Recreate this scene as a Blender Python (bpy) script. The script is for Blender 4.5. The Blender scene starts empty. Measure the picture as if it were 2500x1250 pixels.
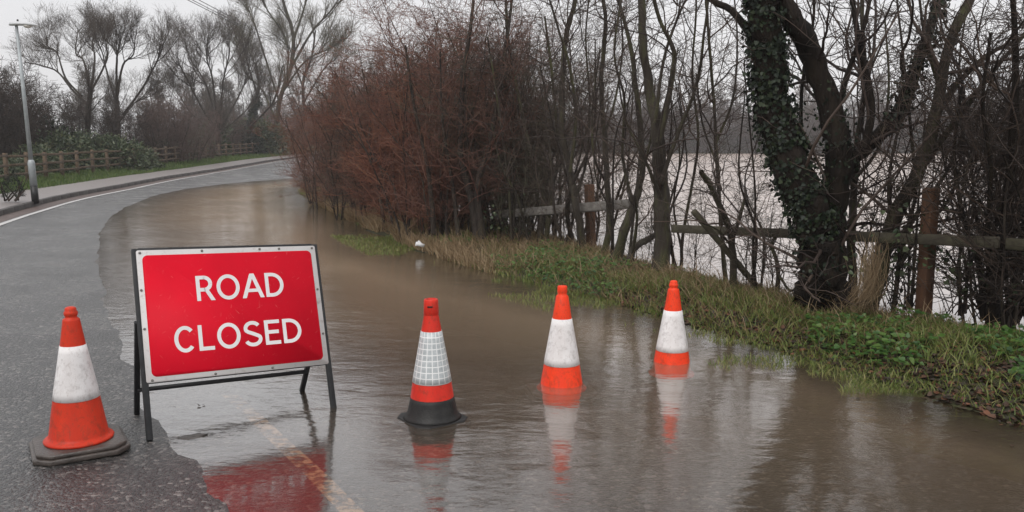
import bpy, math, random
import numpy as np
from math import sin, cos, pi, radians, sqrt, atan2
from mathutils import Vector, Matrix

random.seed(7); np.random.seed(7)
S = bpy.context.scene
COL = S.collection

# ---------------------------------------------------------------- camera
FPX, HORIZON, CAMZ = 2100.0, 350.0, 1.6            # focal length and horizon row at 2500 px picture width
PITCH = math.atan((625 - HORIZON) / FPX)
cd = bpy.data.cameras.new('camera'); cam = bpy.data.objects.new('camera', cd); COL.objects.link(cam)
cd.sensor_width = 36; cd.lens = FPX / 2500 * 36; cd.clip_start = .05; cd.clip_end = 4000
cam.location = (0, 0, CAMZ); cam.rotation_euler = (pi / 2 - PITCH, 0, 0)
S.camera = cam
# ---------------------------------------------------------------- sky: overcast
SUN_EL, SUN_ROT = radians(52), radians(200)
w = bpy.data.worlds.new('World'); S.world = w; w.use_nodes = True
nt = w.node_tree; nt.nodes.clear()
sky = nt.nodes.new('ShaderNodeTexSky'); sky.sky_type = 'NISHITA'; sky.sun_disc = False
sky.sun_elevation = SUN_EL; sky.sun_rotation = SUN_ROT; sky.dust_density = 4; sky.air_density = 1
skb = nt.nodes.new('ShaderNodeVectorMath'); skb.operation = 'SCALE'; skb.inputs['Scale'].default_value = .10
tc = nt.nodes.new('ShaderNodeTexCoord')
cn = nt.nodes.new('ShaderNodeTexNoise'); cn.inputs['Scale'].default_value = 1.6; cn.inputs['Detail'].default_value = 5
cr = nt.nodes.new('ShaderNodeValToRGB')
cr.color_ramp.elements[0].position = .3; cr.color_ramp.elements[0].color = (.735, .73, .745, 1)
cr.color_ramp.elements[1].position = .75; cr.color_ramp.elements[1].color = (.865, .86, .868, 1)
mx = nt.nodes.new('ShaderNodeMix'); mx.data_type = 'RGBA'; mx.inputs[0].default_value = .92
bg = nt.nodes.new('ShaderNodeBackground'); wo = nt.nodes.new('ShaderNodeOutputWorld')
L = nt.links.new
L(sky.outputs[0], skb.inputs[0]); L(tc.outputs['Generated'], cn.inputs['Vector']); L(cn.outputs['Fac'], cr.inputs[0])
L(skb.outputs[0], mx.inputs['A']); L(cr.outputs[0], mx.inputs['B']); L(mx.outputs['Result'], bg.inputs[0]); L(bg.outputs[0], wo.inputs[0])
bg.inputs[1].default_value = 1.0
# ---------------------------------------------------------------- sun through cloud
sl = bpy.data.lights.new('sun', 'SUN'); sun = bpy.data.objects.new('sun', sl); COL.objects.link(sun)
sl.energy = 1.5; sl.angle = radians(50); sl.color = (1, .975, .95)
sd = Vector((sin(SUN_ROT) * cos(SUN_EL), cos(SUN_ROT) * cos(SUN_EL), sin(SUN_EL)))   # towards the sun, behind the camera
sun.rotation_euler = sd.to_track_quat('Z', 'Y').to_euler()
S.view_settings.view_transform = 'Standard'; S.view_settings.look = 'None'
S.view_settings.exposure = .2; S.view_settings.gamma = 1
S.render.engine = 'CYCLES'
S.cycles.use_denoising = True
S.cycles.max_bounces = 5; S.cycles.diffuse_bounces = 2; S.cycles.glossy_bounces = 3; S.cycles.transparent_max_bounces = 8; S.cycles.volume_bounces = 1

# ---------------------------------------------------------------- helpers: picture row/column to a place on the ground
CF = np.array([0, cos(PITCH), -sin(PITCH)]); CU = np.array([0, sin(PITCH), cos(PITCH)]); CR = np.array([1., 0, 0])
def G(px, py, z=0.0):
    r = CF + CR * (px - 1250) / FPX + CU * (625 - py) / FPX
    return np.array([0, 0, CAMZ]) + r * ((z - CAMZ) / r[2])
def W(px, py, Y):
    r = CF + CR * (px - 1250) / FPX + CU * (625 - py) / FPX
    return np.array([0, 0, CAMZ]) + r * (Y / r[1])

# ---------------------------------------------------------------- helpers: materials
def mat(name):
    m = bpy.data.materials.new(name); m.use_nodes = True; m.node_tree.nodes.clear()
    t = m.node_tree
    out = t.nodes.new('ShaderNodeOutputMaterial')
    return m, t, out
def N(t, typ, **kw):
    n = t.nodes.new('ShaderNode' + typ)
    for k, v in kw.items():
        if k in n.inputs: n.inputs[k].default_value = v
        else: setattr(n, k, v)
    return n
def ramp(t, src, stops):
    r = t.nodes.new('ShaderNodeValToRGB'); e = r.color_ramp.elements
    while len(e) < len(stops): e.new(.5)
    for k, (p, c) in enumerate(stops):
        e[k].position = p; e[k].color = (*c, 1) if len(c) == 3 else c
    t.links.new(src, r.inputs[0]); return r
def simple(name, stops, scale=8, rough=.7, detail=5, bump=0, bscale=40, spec=.4, coords='Object', island=None, metal=0, stretch=None, trans=0, bdist=.01):
    m, t, out = mat(name)
    b = N(t, 'BsdfPrincipled', Roughness=rough, Metallic=metal); b.inputs['Specular IOR Level'].default_value = spec
    c = N(t, 'TexCoord'); vec = c.outputs[coords]
    if stretch:
        mp = N(t, 'Mapping'); mp.inputs['Scale'].default_value = stretch; t.links.new(vec, mp.inputs[0]); vec = mp.outputs[0]
    n = N(t, 'TexNoise', Scale=scale, Detail=detail, Roughness=.65); t.links.new(vec, n.inputs['Vector'])
    src = n.outputs['Fac']
    if island:
        g = N(t, 'NewGeometry'); mm = N(t, 'Math', operation='MULTIPLY_ADD')
        mm.inputs[1].default_value = island; t.links.new(g.outputs['Random Per Island'], mm.inputs[0])
        m2 = N(t, 'Math', operation='MULTIPLY'); m2.inputs[1].default_value = 1 - island; t.links.new(src, m2.inputs[0])
        t.links.new(m2.outputs[0], mm.inputs[2]); src = mm.outputs[0]
    r = ramp(t, src, stops)
    t.links.new(r.outputs[0], b.inputs['Base Color'])
    if bump:
        n2 = N(t, 'TexNoise', Scale=bscale, Detail=4); t.links.new(vec, n2.inputs['Vector'])
        bp = N(t, 'Bump', Strength=bump, Distance=bdist); t.links.new(n2.outputs['Fac'], bp.inputs['Height'])
        t.links.new(bp.outputs[0], b.inputs['Normal'])
    sh = b.outputs[0]
    if trans:
        tr = N(t, 'BsdfTranslucent'); t.links.new(r.outputs[0], tr.inputs[0])
        ms = N(t, 'MixShader'); ms.inputs[0].default_value = trans
        t.links.new(sh, ms.inputs[1]); t.links.new(tr.outputs[0], ms.inputs[2]); sh = ms.outputs[0]
    t.links.new(sh, out.inputs[0])
    return m

M = {}
M['bark'] = simple('bark', [(.3, (.012, .009, .007)), (.52, (.032, .023, .017)), (.68, (.050, .041, .026)), (.82, (.055, .060, .022))], 9, .75, bump=1, bscale=38, stretch=(1, 1, .22), bdist=.03)
M['bark_mossy'] = simple('bark_mossy', [(.28, (.014, .010, .008)), (.5, (.036, .028, .019)), (.62, (.055, .054, .022)), (.8, (.080, .086, .026))], 5, .8, bump=1, bscale=38, stretch=(1, 1, .25), bdist=.025)
M['bark_dark'] = simple('bark_dark', [(.3, (.006, .005, .004)), (.52, (.018, .013, .010)), (.70, (.030, .024, .016)), (.85, (.040, .042, .016))], 9, .85, bump=1, bscale=38, stretch=(1, 1, .22), bdist=.03, spec=.2)
M['twig'] = simple('twig', [(.2, (.022, .015, .013)), (.5, (.050, .034, .028)), (.8, (.085, .060, .046))], 6, .7, island=.6)
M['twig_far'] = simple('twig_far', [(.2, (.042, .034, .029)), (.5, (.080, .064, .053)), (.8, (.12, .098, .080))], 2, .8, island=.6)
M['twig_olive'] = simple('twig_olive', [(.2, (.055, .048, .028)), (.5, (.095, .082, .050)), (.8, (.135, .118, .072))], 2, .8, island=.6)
M['twig_red'] = simple('twig_red', [(.15, (.060, .024, .018)), (.42, (.155, .055, .036)), (.62, (.24, .088, .050)), (.85, (.24, .14, .085))], 1.1, .6, island=.55)
M['twig_russet'] = simple('twig_russet', [(.15, (.044, .022, .018)), (.45, (.130, .055, .040)), (.85, (.21, .115, .08))], 1.3, .6, island=.55)
M['twig_brown'] = simple('twig_brown', [(.15, (.030, .020, .016)), (.45, (.075, .050, .036)), (.85, (.13, .098, .066))], 1.3, .6, island=.55)
M['twig_thorn'] = simple('twig_thorn', [(.15, (.026, .022, .018)), (.45, (.060, .052, .036)), (.85, (.11, .10, .062))], 1.3, .6, island=.55)
M['twig_pink'] = simple('twig_pink', [(.2, (.09, .06, .052)), (.8, (.16, .11, .092))], 2, .8, island=.6)
M['twig_dark'] = simple('twig_dark', [(.2, (.016, .012, .010)), (.5, (.038, .026, .020)), (.8, (.060, .038, .026))], 3, .8, island=.6)
M['ivy'] = simple('ivy_leaf', [(.2, (.004, .008, .004)), (.55, (.009, .018, .008)), (.85, (.024, .036, .014))], 3, .5, island=.75, spec=.3)
M['shrub_leaf'] = simple('shrub_leaf', [(.2, (.022, .040, .016)), (.5, (.055, .082, .034)), (.75, (.095, .115, .055)), (.95, (.14, .12, .055))], 2, .42, island=.7, spec=.5, trans=.15)
M['grass'] = simple('grass_blade', [(.15, (.065, .100, .022)), (.45, (.130, .180, .038)), (.66, (.22, .23, .068)), (.9, (.36, .30, .15))], 1.2, .5, island=.5, trans=.3)
M['grass_green'] = simple('grass_green', [(.15, (.035, .070, .014)), (.5, (.085, .145, .030)), (.85, (.17, .20, .06))], 1.2, .5, island=.5, trans=.3)
M['straw'] = simple('straw_blade', [(.15, (.16, .10, .05)), (.5, (.30, .21, .12)), (.85, (.44, .34, .21))], 2, .65, island=.6, trans=.25)
M['weed'] = simple('weed_leaf', [(.2, (.022, .060, .012)), (.5, (.050, .115, .020)), (.85, (.10, .16, .035))], 3, .42, island=.6, trans=.2)
M['litter_leaf'] = simple('litter_leaf', [(.2, (.022, .014, .010)), (.6, (.060, .034, .020)), (.9, (.15, .060, .030))], 3, .55, island=.8)
M['soil'] = simple('verge_soil', [(.3, (.018, .015, .010)), (.5, (.036, .034, .016)), (.7, (.055, .058, .022))], 5, .7, bump=1, bscale=25)
M['land'] = simple('land', [(.3, (.035, .045, .018)), (.7, (.075, .085, .032))], .8, .9, bump=.5, bscale=4)
M['bed'] = simple('field_bed', [(.3, (.05, .04, .03)), (.7, (.09, .07, .05))], .3, .9)
M['footpath'] = simple('footpath_tarmac', [(.3, (.20, .175, .165)), (.7, (.29, .26, .25))], 6, .35, bump=.4, bscale=160, spec=.9)
M['kerb'] = simple('kerb_concrete', [(.3, (.035, .032, .030)), (.7, (.105, .095, .088))], 7, .6, bump=.4, bscale=60)
M['silt'] = simple('gutter_silt', [(.3, (.07, .05, .043)), (.7, (.14, .10, .088))], 9, .55, bump=.6, bscale=60)
M['edge_paint'] = simple('edge_paint', [(.28, (.26, .25, .24)), (.5, (.55, .54, .53)), (.7, (.68, .67, .66))], 30, .5)
M['wood_old'] = simple('weathered_wood', [(.25, (.030, .025, .018)), (.5, (.062, .054, .036)), (.75, (.095, .090, .052))], 6, .8, bump=.8, bscale=30, stretch=(1, 1, 1))
M['wood_grey'] = simple('grey_wood', [(.25, (.085, .075, .068)), (.55, (.20, .185, .168)), (.8, (.30, .28, .255))], 8, .8, bump=.7, bscale=30)
M['wood_red'] = simple('red_brown_wood', [(.25, (.060, .030, .018)), (.55, (.125, .062, .034)), (.8, (.17, .10, .06))], 9, .8, bump=.7, bscale=40, stretch=(1, 1, .25))
M['wood_left'] = simple('fence_wood', [(.25, (.045, .032, .021)), (.55, (.10, .068, .042)), (.8, (.15, .115, .068))], 6, .8)
M['galv'] = simple('galvanised', [(.3, (.30, .33, .34)), (.7, (.44, .47, .48))], 6, .5, metal=.35)
M['lantern'] = simple('lantern_grey', [(.3, (.52, .54, .55)), (.7, (.62, .63, .64))], 6, .4)
M['lens'] = simple('lantern_lens', [(.3, (.62, .60, .55)), (.7, (.72, .70, .66))], 6, .15)
M['black_paint'] = simple('black_paint', [(.3, (.012, .012, .012)), (.7, (.03, .03, .03))], 12, .45)
M['wire'] = simple('wire_black', [(.3, (.02, .02, .022)), (.7, (.04, .04, .042))], 2, .6)
M['barb'] = simple('rusty_wire', [(.3, (.04, .03, .025)), (.7, (.09, .06, .045))], 20, .6)
M['frame'] = simple('sign_frame_steel', [(.3, (.010, .011, .012)), (.62, (.024, .025, .027)), (.82, (.075, .042, .026))], 22, .5, spec=.35)
M['bolt'] = simple('bolt_steel', [(.3, (.12, .11, .10)), (.7, (.25, .24, .22))], 50, .5, metal=.6)
M['rubber'] = simple('black_rubber', [(.3, (.009, .009, .009)), (.7, (.026, .025, .024))], 14, .5, bump=.3, bscale=90, spec=.3)
M['rubber_brown'] = simple('brown_rubber', [(.3, (.034, .027, .023)), (.7, (.085, .068, .058))], 9, .36, bump=.5, bscale=60, spec=.7)
M['litter'] = simple('litter_white', [(.3, (.6, .6, .6)), (.7, (.8, .8, .8))], 20, .5)

def cone_mat(name, c0, c1, dirt=(.16, .06, .035)):
    m, t, out = mat(name)
    b = N(t, 'BsdfPrincipled', Roughness=.42); b.inputs['Specular IOR Level'].default_value = .22
    c = N(t, 'TexCoord'); mp = N(t, 'Mapping'); mp.inputs['Scale'].default_value = (1, 1, .35); t.links.new(c.outputs['Object'], mp.inputs[0])
    n = N(t, 'TexNoise', Scale=9, Detail=6, Roughness=.65); t.links.new(mp.outputs[0], n.inputs['Vector'])
    r = ramp(t, n.outputs['Fac'], [(.3, c0), (.65, c1)])
    n2 = N(t, 'TexNoise', Scale=70, Detail=6, Roughness=.8); t.links.new(mp.outputs[0], n2.inputs['Vector'])
    k = ramp(t, n2.outputs['Fac'], [(.53, (0, 0, 0)), (.72, (.85, .85, .85))])
    x = N(t, 'Mix', data_type='RGBA'); t.links.new(k.outputs[0], x.inputs[0]); t.links.new(r.outputs[0], x.inputs['A']); x.inputs['B'].default_value = (*dirt, 1)
    n3 = N(t, 'TexNoise', Scale=17, Detail=5, Roughness=.7); t.links.new(c.outputs['Object'], n3.inputs['Vector'])
    k3 = ramp(t, n3.outputs['Fac'], [(.52, (0, 0, 0)), (.70, (.5, .5, .5))]); x2 = N(t, 'Mix', data_type='RGBA'); t.links.new(k3.outputs[0], x2.inputs[0]); t.links.new(x.outputs['Result'], x2.inputs['A']); x2.inputs['B'].default_value = (*[v * .6 for v in dirt], 1); x = x2
    t.links.new(x.outputs['Result'], b.inputs['Base Color'])
    bp = N(t, 'Bump', Strength=.12, Distance=.004); t.links.new(n2.outputs['Fac'], bp.inputs['Height']); t.links.new(bp.outputs[0], b.inputs['Normal'])
    t.links.new(b.outputs[0], out.inputs[0]); return m
M['cone_orange'] = cone_mat('cone_orange', (.46, .026, .010), (.62, .040, .013))
M['cone_red'] = cone_mat('cone_red', (.50, .022, .014), (.68, .036, .020))
M['cone_bright'] = cone_mat('cone_bright', (.70, .038, .010), (.84, .055, .013))
M['sleeve'] = cone_mat('sleeve_white', (.64, .61, .60), (.80, .785, .78), (.42, .36, .34))

def grid_sleeve():
    m, t, out = mat('sleeve_grid')
    b = N(t, 'BsdfPrincipled', Roughness=.35); b.inputs['Specular IOR Level'].default_value = .6
    c = N(t, 'TexCoord'); sp = N(t, 'SeparateXYZ'); t.links.new(c.outputs['UV'], sp.inputs[0])
    def line(sock, f, wd):
        a = N(t, 'Math', operation='MULTIPLY'); a.inputs[1].default_value = f; t.links.new(sock, a.inputs[0])
        d = N(t, 'Math', operation='FRACT'); t.links.new(a.outputs[0], d.inputs[0])
        e = N(t, 'Math', operation='LESS_THAN'); e.inputs[1].default_value = wd; t.links.new(d.outputs[0], e.inputs[0]); return e
    l1, l2 = line(sp.outputs[0], 18, .16), line(sp.outputs[1], 9, .16)
    mxm = N(t, 'Math', operation='MAXIMUM'); t.links.new(l1.outputs[0], mxm.inputs[0]); t.links.new(l2.outputs[0], mxm.inputs[1])
    n = N(t, 'TexNoise', Scale=45, Detail=5); t.links.new(c.outputs['Object'], n.inputs['Vector'])
    r = ramp(t, n.outputs['Fac'], [(.3, (.33, .36, .37)), (.7, (.50, .53, .54))])
    x = N(t, 'Mix', data_type='RGBA'); t.links.new(mxm.outputs[0], x.inputs[0]); t.links.new(r.outputs[0], x.inputs['A']); x.inputs['B'].default_value = (.74, .75, .74, 1)
    t.links.new(x.outputs['Result'], b.inputs['Base Color']); t.links.new(b.outputs[0], out.inputs[0]); return m
M['sleeve_grid'] = grid_sleeve()

def plate_mat(name, col, scratch, lo=.66, dirt=None):
    m, t, out = mat(name)
    b = N(t, 'BsdfPrincipled', Roughness=.5); b.inputs['Specular IOR Level'].default_value = .12
    c = N(t, 'TexCoord')
    n = N(t, 'TexNoise', Scale=5, Detail=4); t.links.new(c.outputs['Object'], n.inputs['Vector'])
    r = ramp(t, n.outputs['Fac'], [(.3, tuple(a * .90 for a in col)), (.7, col)])
    cur = r.outputs[0]
    for ang, sc in ((.5, 5), (-.9, 6), (1.4, 4)):                       # scratches: thin stretched specks
        mp = N(t, 'Mapping', vector_type='TEXTURE'); mp.inputs['Rotation'].default_value = (0, 0, ang); mp.inputs['Scale'].default_value = (1 / 2.2, 1 / 34, 1)
        t.links.new(c.outputs['Object'], mp.inputs[0])
        n2 = N(t, 'TexNoise', Scale=sc, Detail=3, Roughness=.6); t.links.new(mp.outputs[0], n2.inputs['Vector'])
        k = ramp(t, n2.outputs['Fac'], [(lo, (0, 0, 0)), (lo + .04, (.7, .7, .7))])
        x = N(t, 'Mix', data_type='RGBA'); t.links.new(k.outputs[0], x.inputs[0]); t.links.new(cur, x.inputs['A']); x.inputs['B'].default_value = (*scratch, 1)
        cur = x.outputs['Result']
    if dirt:
        n3 = N(t, 'TexNoise', Scale=16, Detail=7, Roughness=.75); t.links.new(c.outputs['Object'], n3.inputs['Vector'])
        k = ramp(t, n3.outputs['Fac'], [(.55, (0, 0, 0)), (.72, (.8, .8, .8))])
        x = N(t, 'Mix', data_type='RGBA'); t.links.new(k.outputs[0], x.inputs[0]); t.links.new(cur, x.inputs['A']); x.inputs['B'].default_value = (*dirt, 1)
        cur = x.outputs['Result']
    t.links.new(cur, b.inputs['Base Color']); t.links.new(b.outputs[0], out.inputs[0]); return m
M['sign_red'] = plate_mat('sign_red', (.64, .004, .020), (.62, .22, .20), .685)
M['sign_white'] = plate_mat('sign_white', (.62, .60, .59), (.40, .36, .34), .66, (.30, .24, .21))
M['letter_white'] = plate_mat('letter_white', (.76, .73, .73), (.55, .20, .20), .68)

def asphalt():
    m, t, out = mat('wet_asphalt')
    b = N(t, 'BsdfPrincipled'); b.inputs['IOR'].default_value = 1.5; b.inputs['Specular IOR Level'].default_value = .25; b.inputs['Coat Weight'].default_value = 1; b.inputs['Coat Roughness'].default_value = .40; b.inputs['Coat IOR'].default_value = 1.6
    c = N(t, 'TexCoord'); o = c.outputs['Object']
    v = N(t, 'TexVoronoi', Scale=52); t.links.new(o, v.inputs['Vector'])
    v2 = N(t, 'TexVoronoi', Scale=130); t.links.new(o, v2.inputs['Vector'])
    n = N(t, 'TexNoise', Scale=1.1, Detail=6, Roughness=.6); t.links.new(o, n.inputs['Vector'])
    sp = N(t, 'SeparateColor'); t.links.new(v.outputs['Color'], sp.inputs[0])
    r = ramp(t, sp.outputs[0], [(0, (.006, .006, .006)), (.55, (.022, .021, .020)), (.85, (.060, .056, .053)), (1, (.20, .185, .175))])
    r2 = ramp(t, n.outputs['Fac'], [(.3, (.45, .45, .45)), (.7, (1.6, 1.55, 1.5))])
    mu = N(t, 'Mix', data_type='RGBA', blend_type='MULTIPLY'); mu.inputs[0].default_value = 1
    t.links.new(r.outputs[0], mu.inputs['A']); t.links.new(r2.outputs[0], mu.inputs['B']); t.links.new(mu.outputs['Result'], b.inputs['Base Color'])
    rr = ramp(t, n.outputs['Fac'], [(.35, (.16, .16, .16)), (.65, (.32, .32, .32))]); t.links.new(rr.outputs[0], b.inputs['Roughness'])
    h = N(t, 'Math', operation='ADD'); t.links.new(v.outputs['Distance'], h.inputs[0])
    h2 = N(t, 'Math', operation='MULTIPLY'); h2.inputs[1].default_value = .5; t.links.new(v2.outputs['Distance'], h2.inputs[0]); t.links.new(h2.outputs[0], h.inputs[1])
    bp = N(t, 'Bump', Strength=1, Distance=.014); bp.invert = True; t.links.new(h.outputs[0], bp.inputs['Height'])
    b3 = N(t, 'Bump', Strength=.6, Distance=.010); b3.invert = True; t.links.new(h.outputs[0], b3.inputs['Height']); t.links.new(b3.outputs[0], b.inputs['Coat Normal'])
    t.links.new(bp.outputs[0], b.inputs['Normal']); t.links.new(b.outputs[0], out.inputs[0]); return m
M['asphalt'] = asphalt()

def worn_paint():
    m, t, out = mat('worn_centre_paint')
    b = N(t, 'BsdfPrincipled', Roughness=.5); b.inputs['Base Color'].default_value = (.50, .36, .24, 1)
    tr = N(t, 'BsdfTransparent'); c = N(t, 'TexCoord')
    n = N(t, 'TexNoise', Scale=16, Detail=6, Roughness=.7); t.links.new(c.outputs['Object'], n.inputs['Vector'])
    r = ramp(t, n.outputs['Fac'], [(.41, (0, 0, 0)), (.58, (.85, .85, .85))])
    ms = N(t, 'MixShader'); t.links.new(r.outputs[0], ms.inputs[0]); t.links.new(tr.outputs[0], ms.inputs[1]); t.links.new(b.outputs[0], ms.inputs[2])
    t.links.new(ms.outputs[0], out.inputs[0]); return m
M['worn_paint'] = worn_paint()

def water(name, mud0, mud1, gain, cap, turb, ripple, scl, rgh=.045):
    m, t, out = mat(name)
    c = N(t, 'TexCoord'); o = c.outputs['Object']
    at = N(t, 'Attribute', attribute_name='depth')
    # murk grows with depth: opacity = 1 - exp(-turb * depth)
    a = N(t, 'Math', operation='MULTIPLY'); a.inputs[1].default_value = -turb; t.links.new(at.outputs['Fac'], a.inputs[0])
    e = N(t, 'Math', operation='EXPONENT'); t.links.new(a.outputs[0], e.inputs[0])
    op = N(t, 'Math', operation='SUBTRACT', use_clamp=True); op.inputs[0].default_value = 1; t.links.new(e.outputs[0], op.inputs[1])
    n = N(t, 'TexNoise', Scale=.35, Detail=4); t.links.new(o, n.inputs['Vector'])
    mr = ramp(t, n.outputs['Fac'], [(.35, mud0), (.65, mud1)])
    df = N(t, 'BsdfDiffuse'); t.links.new(mr.outputs[0], df.inputs[0])
    tr = N(t, 'BsdfTransparent'); tr.inputs[0].default_value = (.86, .80, .74, 1)
    body = N(t, 'MixShader'); t.links.new(op.outputs[0], body.inputs[0]); t.links.new(tr.outputs[0], body.inputs[1]); t.links.new(df.outputs[0], body.inputs[2])
    # ripples: broad, fine, plus rain-drop rings
    mp = N(t, 'Mapping'); mp.inputs['Scale'].default_value = (scl * .55, scl, scl); mp.inputs['Rotation'].default_value = (0, 0, .35); t.links.new(o, mp.inputs[0])
    n1 = N(t, 'TexNoise', Scale=4, Detail=3, Roughness=.55); t.links.new(mp.outputs[0], n1.inputs['Vector'])
    n2 = N(t, 'TexNoise', Scale=17, Detail=3, Roughness=.55); t.links.new(mp.outputs[0], n2.inputs['Vector'])
    vo = N(t, 'TexVoronoi', Scale=1.3 * scl); vo.inputs['Randomness'].default_value = 1; t.links.new(o, vo.inputs['Vector'])
    sp = N(t, 'SeparateColor'); t.links.new(vo.outputs['Color'], sp.inputs[0])
    ph = N(t, 'Math', operation='MULTIPLY_ADD'); ph.inputs[1].default_value = 95; t.links.new(vo.outputs['Distance'], ph.inputs[0]); t.links.new(sp.outputs[0], ph.inputs[2])
    si = N(t, 'Math', operation='SINE'); t.links.new(ph.outputs[0], si.inputs[0])
    # each ring lives in a band whose radius differs from cell to cell
    bd = N(t, 'Math', operation='SUBTRACT'); t.links.new(vo.outputs['Distance'], bd.inputs[0])
    rd = N(t, 'Math', operation='MULTIPLY'); rd.inputs[1].default_value = .38; t.links.new(sp.outputs[1], rd.inputs[0]); t.links.new(rd.outputs[0], bd.inputs[1])
    ab = N(t, 'Math', operation='ABSOLUTE'); t.links.new(bd.outputs[0], ab.inputs[0])
    fa = N(t, 'MapRange'); fa.inputs['From Min'].default_value = 0; fa.inputs['From Max'].default_value = .12; fa.inputs['To Min'].default_value = 1; fa.inputs['To Max'].default_value = 0
    t.links.new(ab.outputs[0], fa.inputs['Value'])
    on = N(t, 'Math', operation='GREATER_THAN'); on.inputs[1].default_value = .55; t.links.new(sp.outputs[2], on.inputs[0])
    f2 = N(t, 'Math', operation='MULTIPLY'); t.links.new(fa.outputs[0], f2.inputs[0]); t.links.new(on.outputs[0], f2.inputs[1])
    ring = N(t, 'Math', operation='MULTIPLY'); t.links.new(si.outputs[0], ring.inputs[0]); t.links.new(f2.outputs[0], ring.inputs[1])
    s1 = N(t, 'Math', operation='MULTIPLY'); s1.inputs[1].default_value = .30; t.links.new(n2.outputs['Fac'], s1.inputs[0])
    s2 = N(t, 'Math', operation='MULTIPLY_ADD'); s2.inputs[1].default_value = .035; t.links.new(ring.outputs[0], s2.inputs[0]); t.links.new(s1.outputs[0], s2.inputs[2])
    hh = N(t, 'Math', operation='ADD'); t.links.new(n1.outputs['Fac'], hh.inputs[0]); t.links.new(s2.outputs[0], hh.inputs[1])
    # calmer and choppier patches
    np_ = N(t, 'TexNoise', Scale=.5, Detail=2); t.links.new(o, np_.inputs['Vector'])
    pr = N(t, 'MapRange'); pr.inputs['From Min'].default_value = .35; pr.inputs['From Max'].default_value = .65; pr.inputs['To Min'].default_value = .35; pr.inputs['To Max'].default_value = 1
    t.links.new(np_.outputs['Fac'], pr.inputs['Value'])
    hm = N(t, 'Math', operation='MULTIPLY'); t.links.new(hh.outputs[0], hm.inputs[0]); t.links.new(pr.outputs[0], hm.inputs[1])
    bp = N(t, 'Bump', Strength=1, Distance=ripple); t.links.new(hm.outputs[0], bp.inputs['Height'])
    gl = N(t, 'BsdfGlossy', Roughness=rgh); gl.inputs['Color'].default_value = (1, 1, 1, 1); t.links.new(bp.outputs[0], gl.inputs['Normal'])
    fr = N(t, 'Fresnel', IOR=1.33); t.links.new(bp.outputs[0], fr.inputs['Normal'])
    g = N(t, 'Math', operation='MULTIPLY'); g.inputs[1].default_value = gain; t.links.new(fr.outputs[0], g.inputs[0])
    mn = N(t, 'Math', operation='MINIMUM'); mn.inputs[1].default_value = cap; t.links.new(g.outputs[0], mn.inputs[0])
    ms = N(t, 'MixShader'); t.links.new(mn.outputs[0], ms.inputs[0]); t.links.new(body.outputs[0], ms.inputs[1]); t.links.new(gl.outputs[0], ms.inputs[2])
    t.links.new(ms.outputs[0], out.inputs[0]); return m
M['road_water'] = water('muddy_road_water', (.305, .222, .148), (.41, .302, .203), 2.4, .46, 3.6, .010, 1.0, .11)
M['field_water'] = water('muddy_field_water', (.46, .355, .295), (.55, .435, .37), 1.7, .56, 30, .024, .5, .20)

# ---------------------------------------------------------------- helpers: objects
def mesh(name, verts, faces, material, smooth=False):
    """verts Nx3; faces: list of index arrays of shape (F, k) or one array"""
    me = bpy.data.meshes.new(name)
    verts = np.asarray(verts, np.float32)
    fl = faces if isinstance(faces, list) else [faces]
    fl = [np.asarray(f, np.int32) for f in fl if len(f)]
    me.vertices.add(len(verts)); me.vertices.foreach_set('co', verts.ravel())
    nl = sum(f.size for f in fl); npoly = sum(len(f) for f in fl)
    me.loops.add(nl); me.polygons.add(npoly)
    me.loops.foreach_set('vertex_index', np.concatenate([f.ravel() for f in fl]))
    tot = np.concatenate([np.full(len(f), f.shape[1], np.int32) for f in fl])
    st = np.concatenate([[0], np.cumsum(tot)[:-1]]).astype(np.int32)
    me.polygons.foreach_set('loop_start', st); me.polygons.foreach_set('loop_total', tot)
    if smooth: me.polygons.foreach_set('use_smooth', np.ones(npoly, bool))
    me.update(calc_edges=True)
    if material is not None: me.materials.append(M[material] if isinstance(material, str) else material)
    return me
def obj(name, me, parent=None, loc=None, rot=None, scale=None):
    o = bpy.data.objects.new(name, me); COL.objects.link(o)
    if parent: o.parent = parent
    if loc is not None: o.location = loc
    if rot is not None: o.rotation_euler = rot
    if scale is not None: o.scale = scale
    return o
def tag(o, label=None, cat=None, group=None, kind=None):
    for k, v in (('label', label), ('category', cat), ('group', group), ('kind', kind)):
        if v: o[k] = v
    return o
def thing(name, label, cat, loc=(0, 0, 0), rot=(0, 0, 0), group=None):
    o = obj(name, None, loc=loc, rot=rot); return tag(o, label, cat, group)
def struct(name, me): return tag(obj(name, me), kind='structure')

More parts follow.
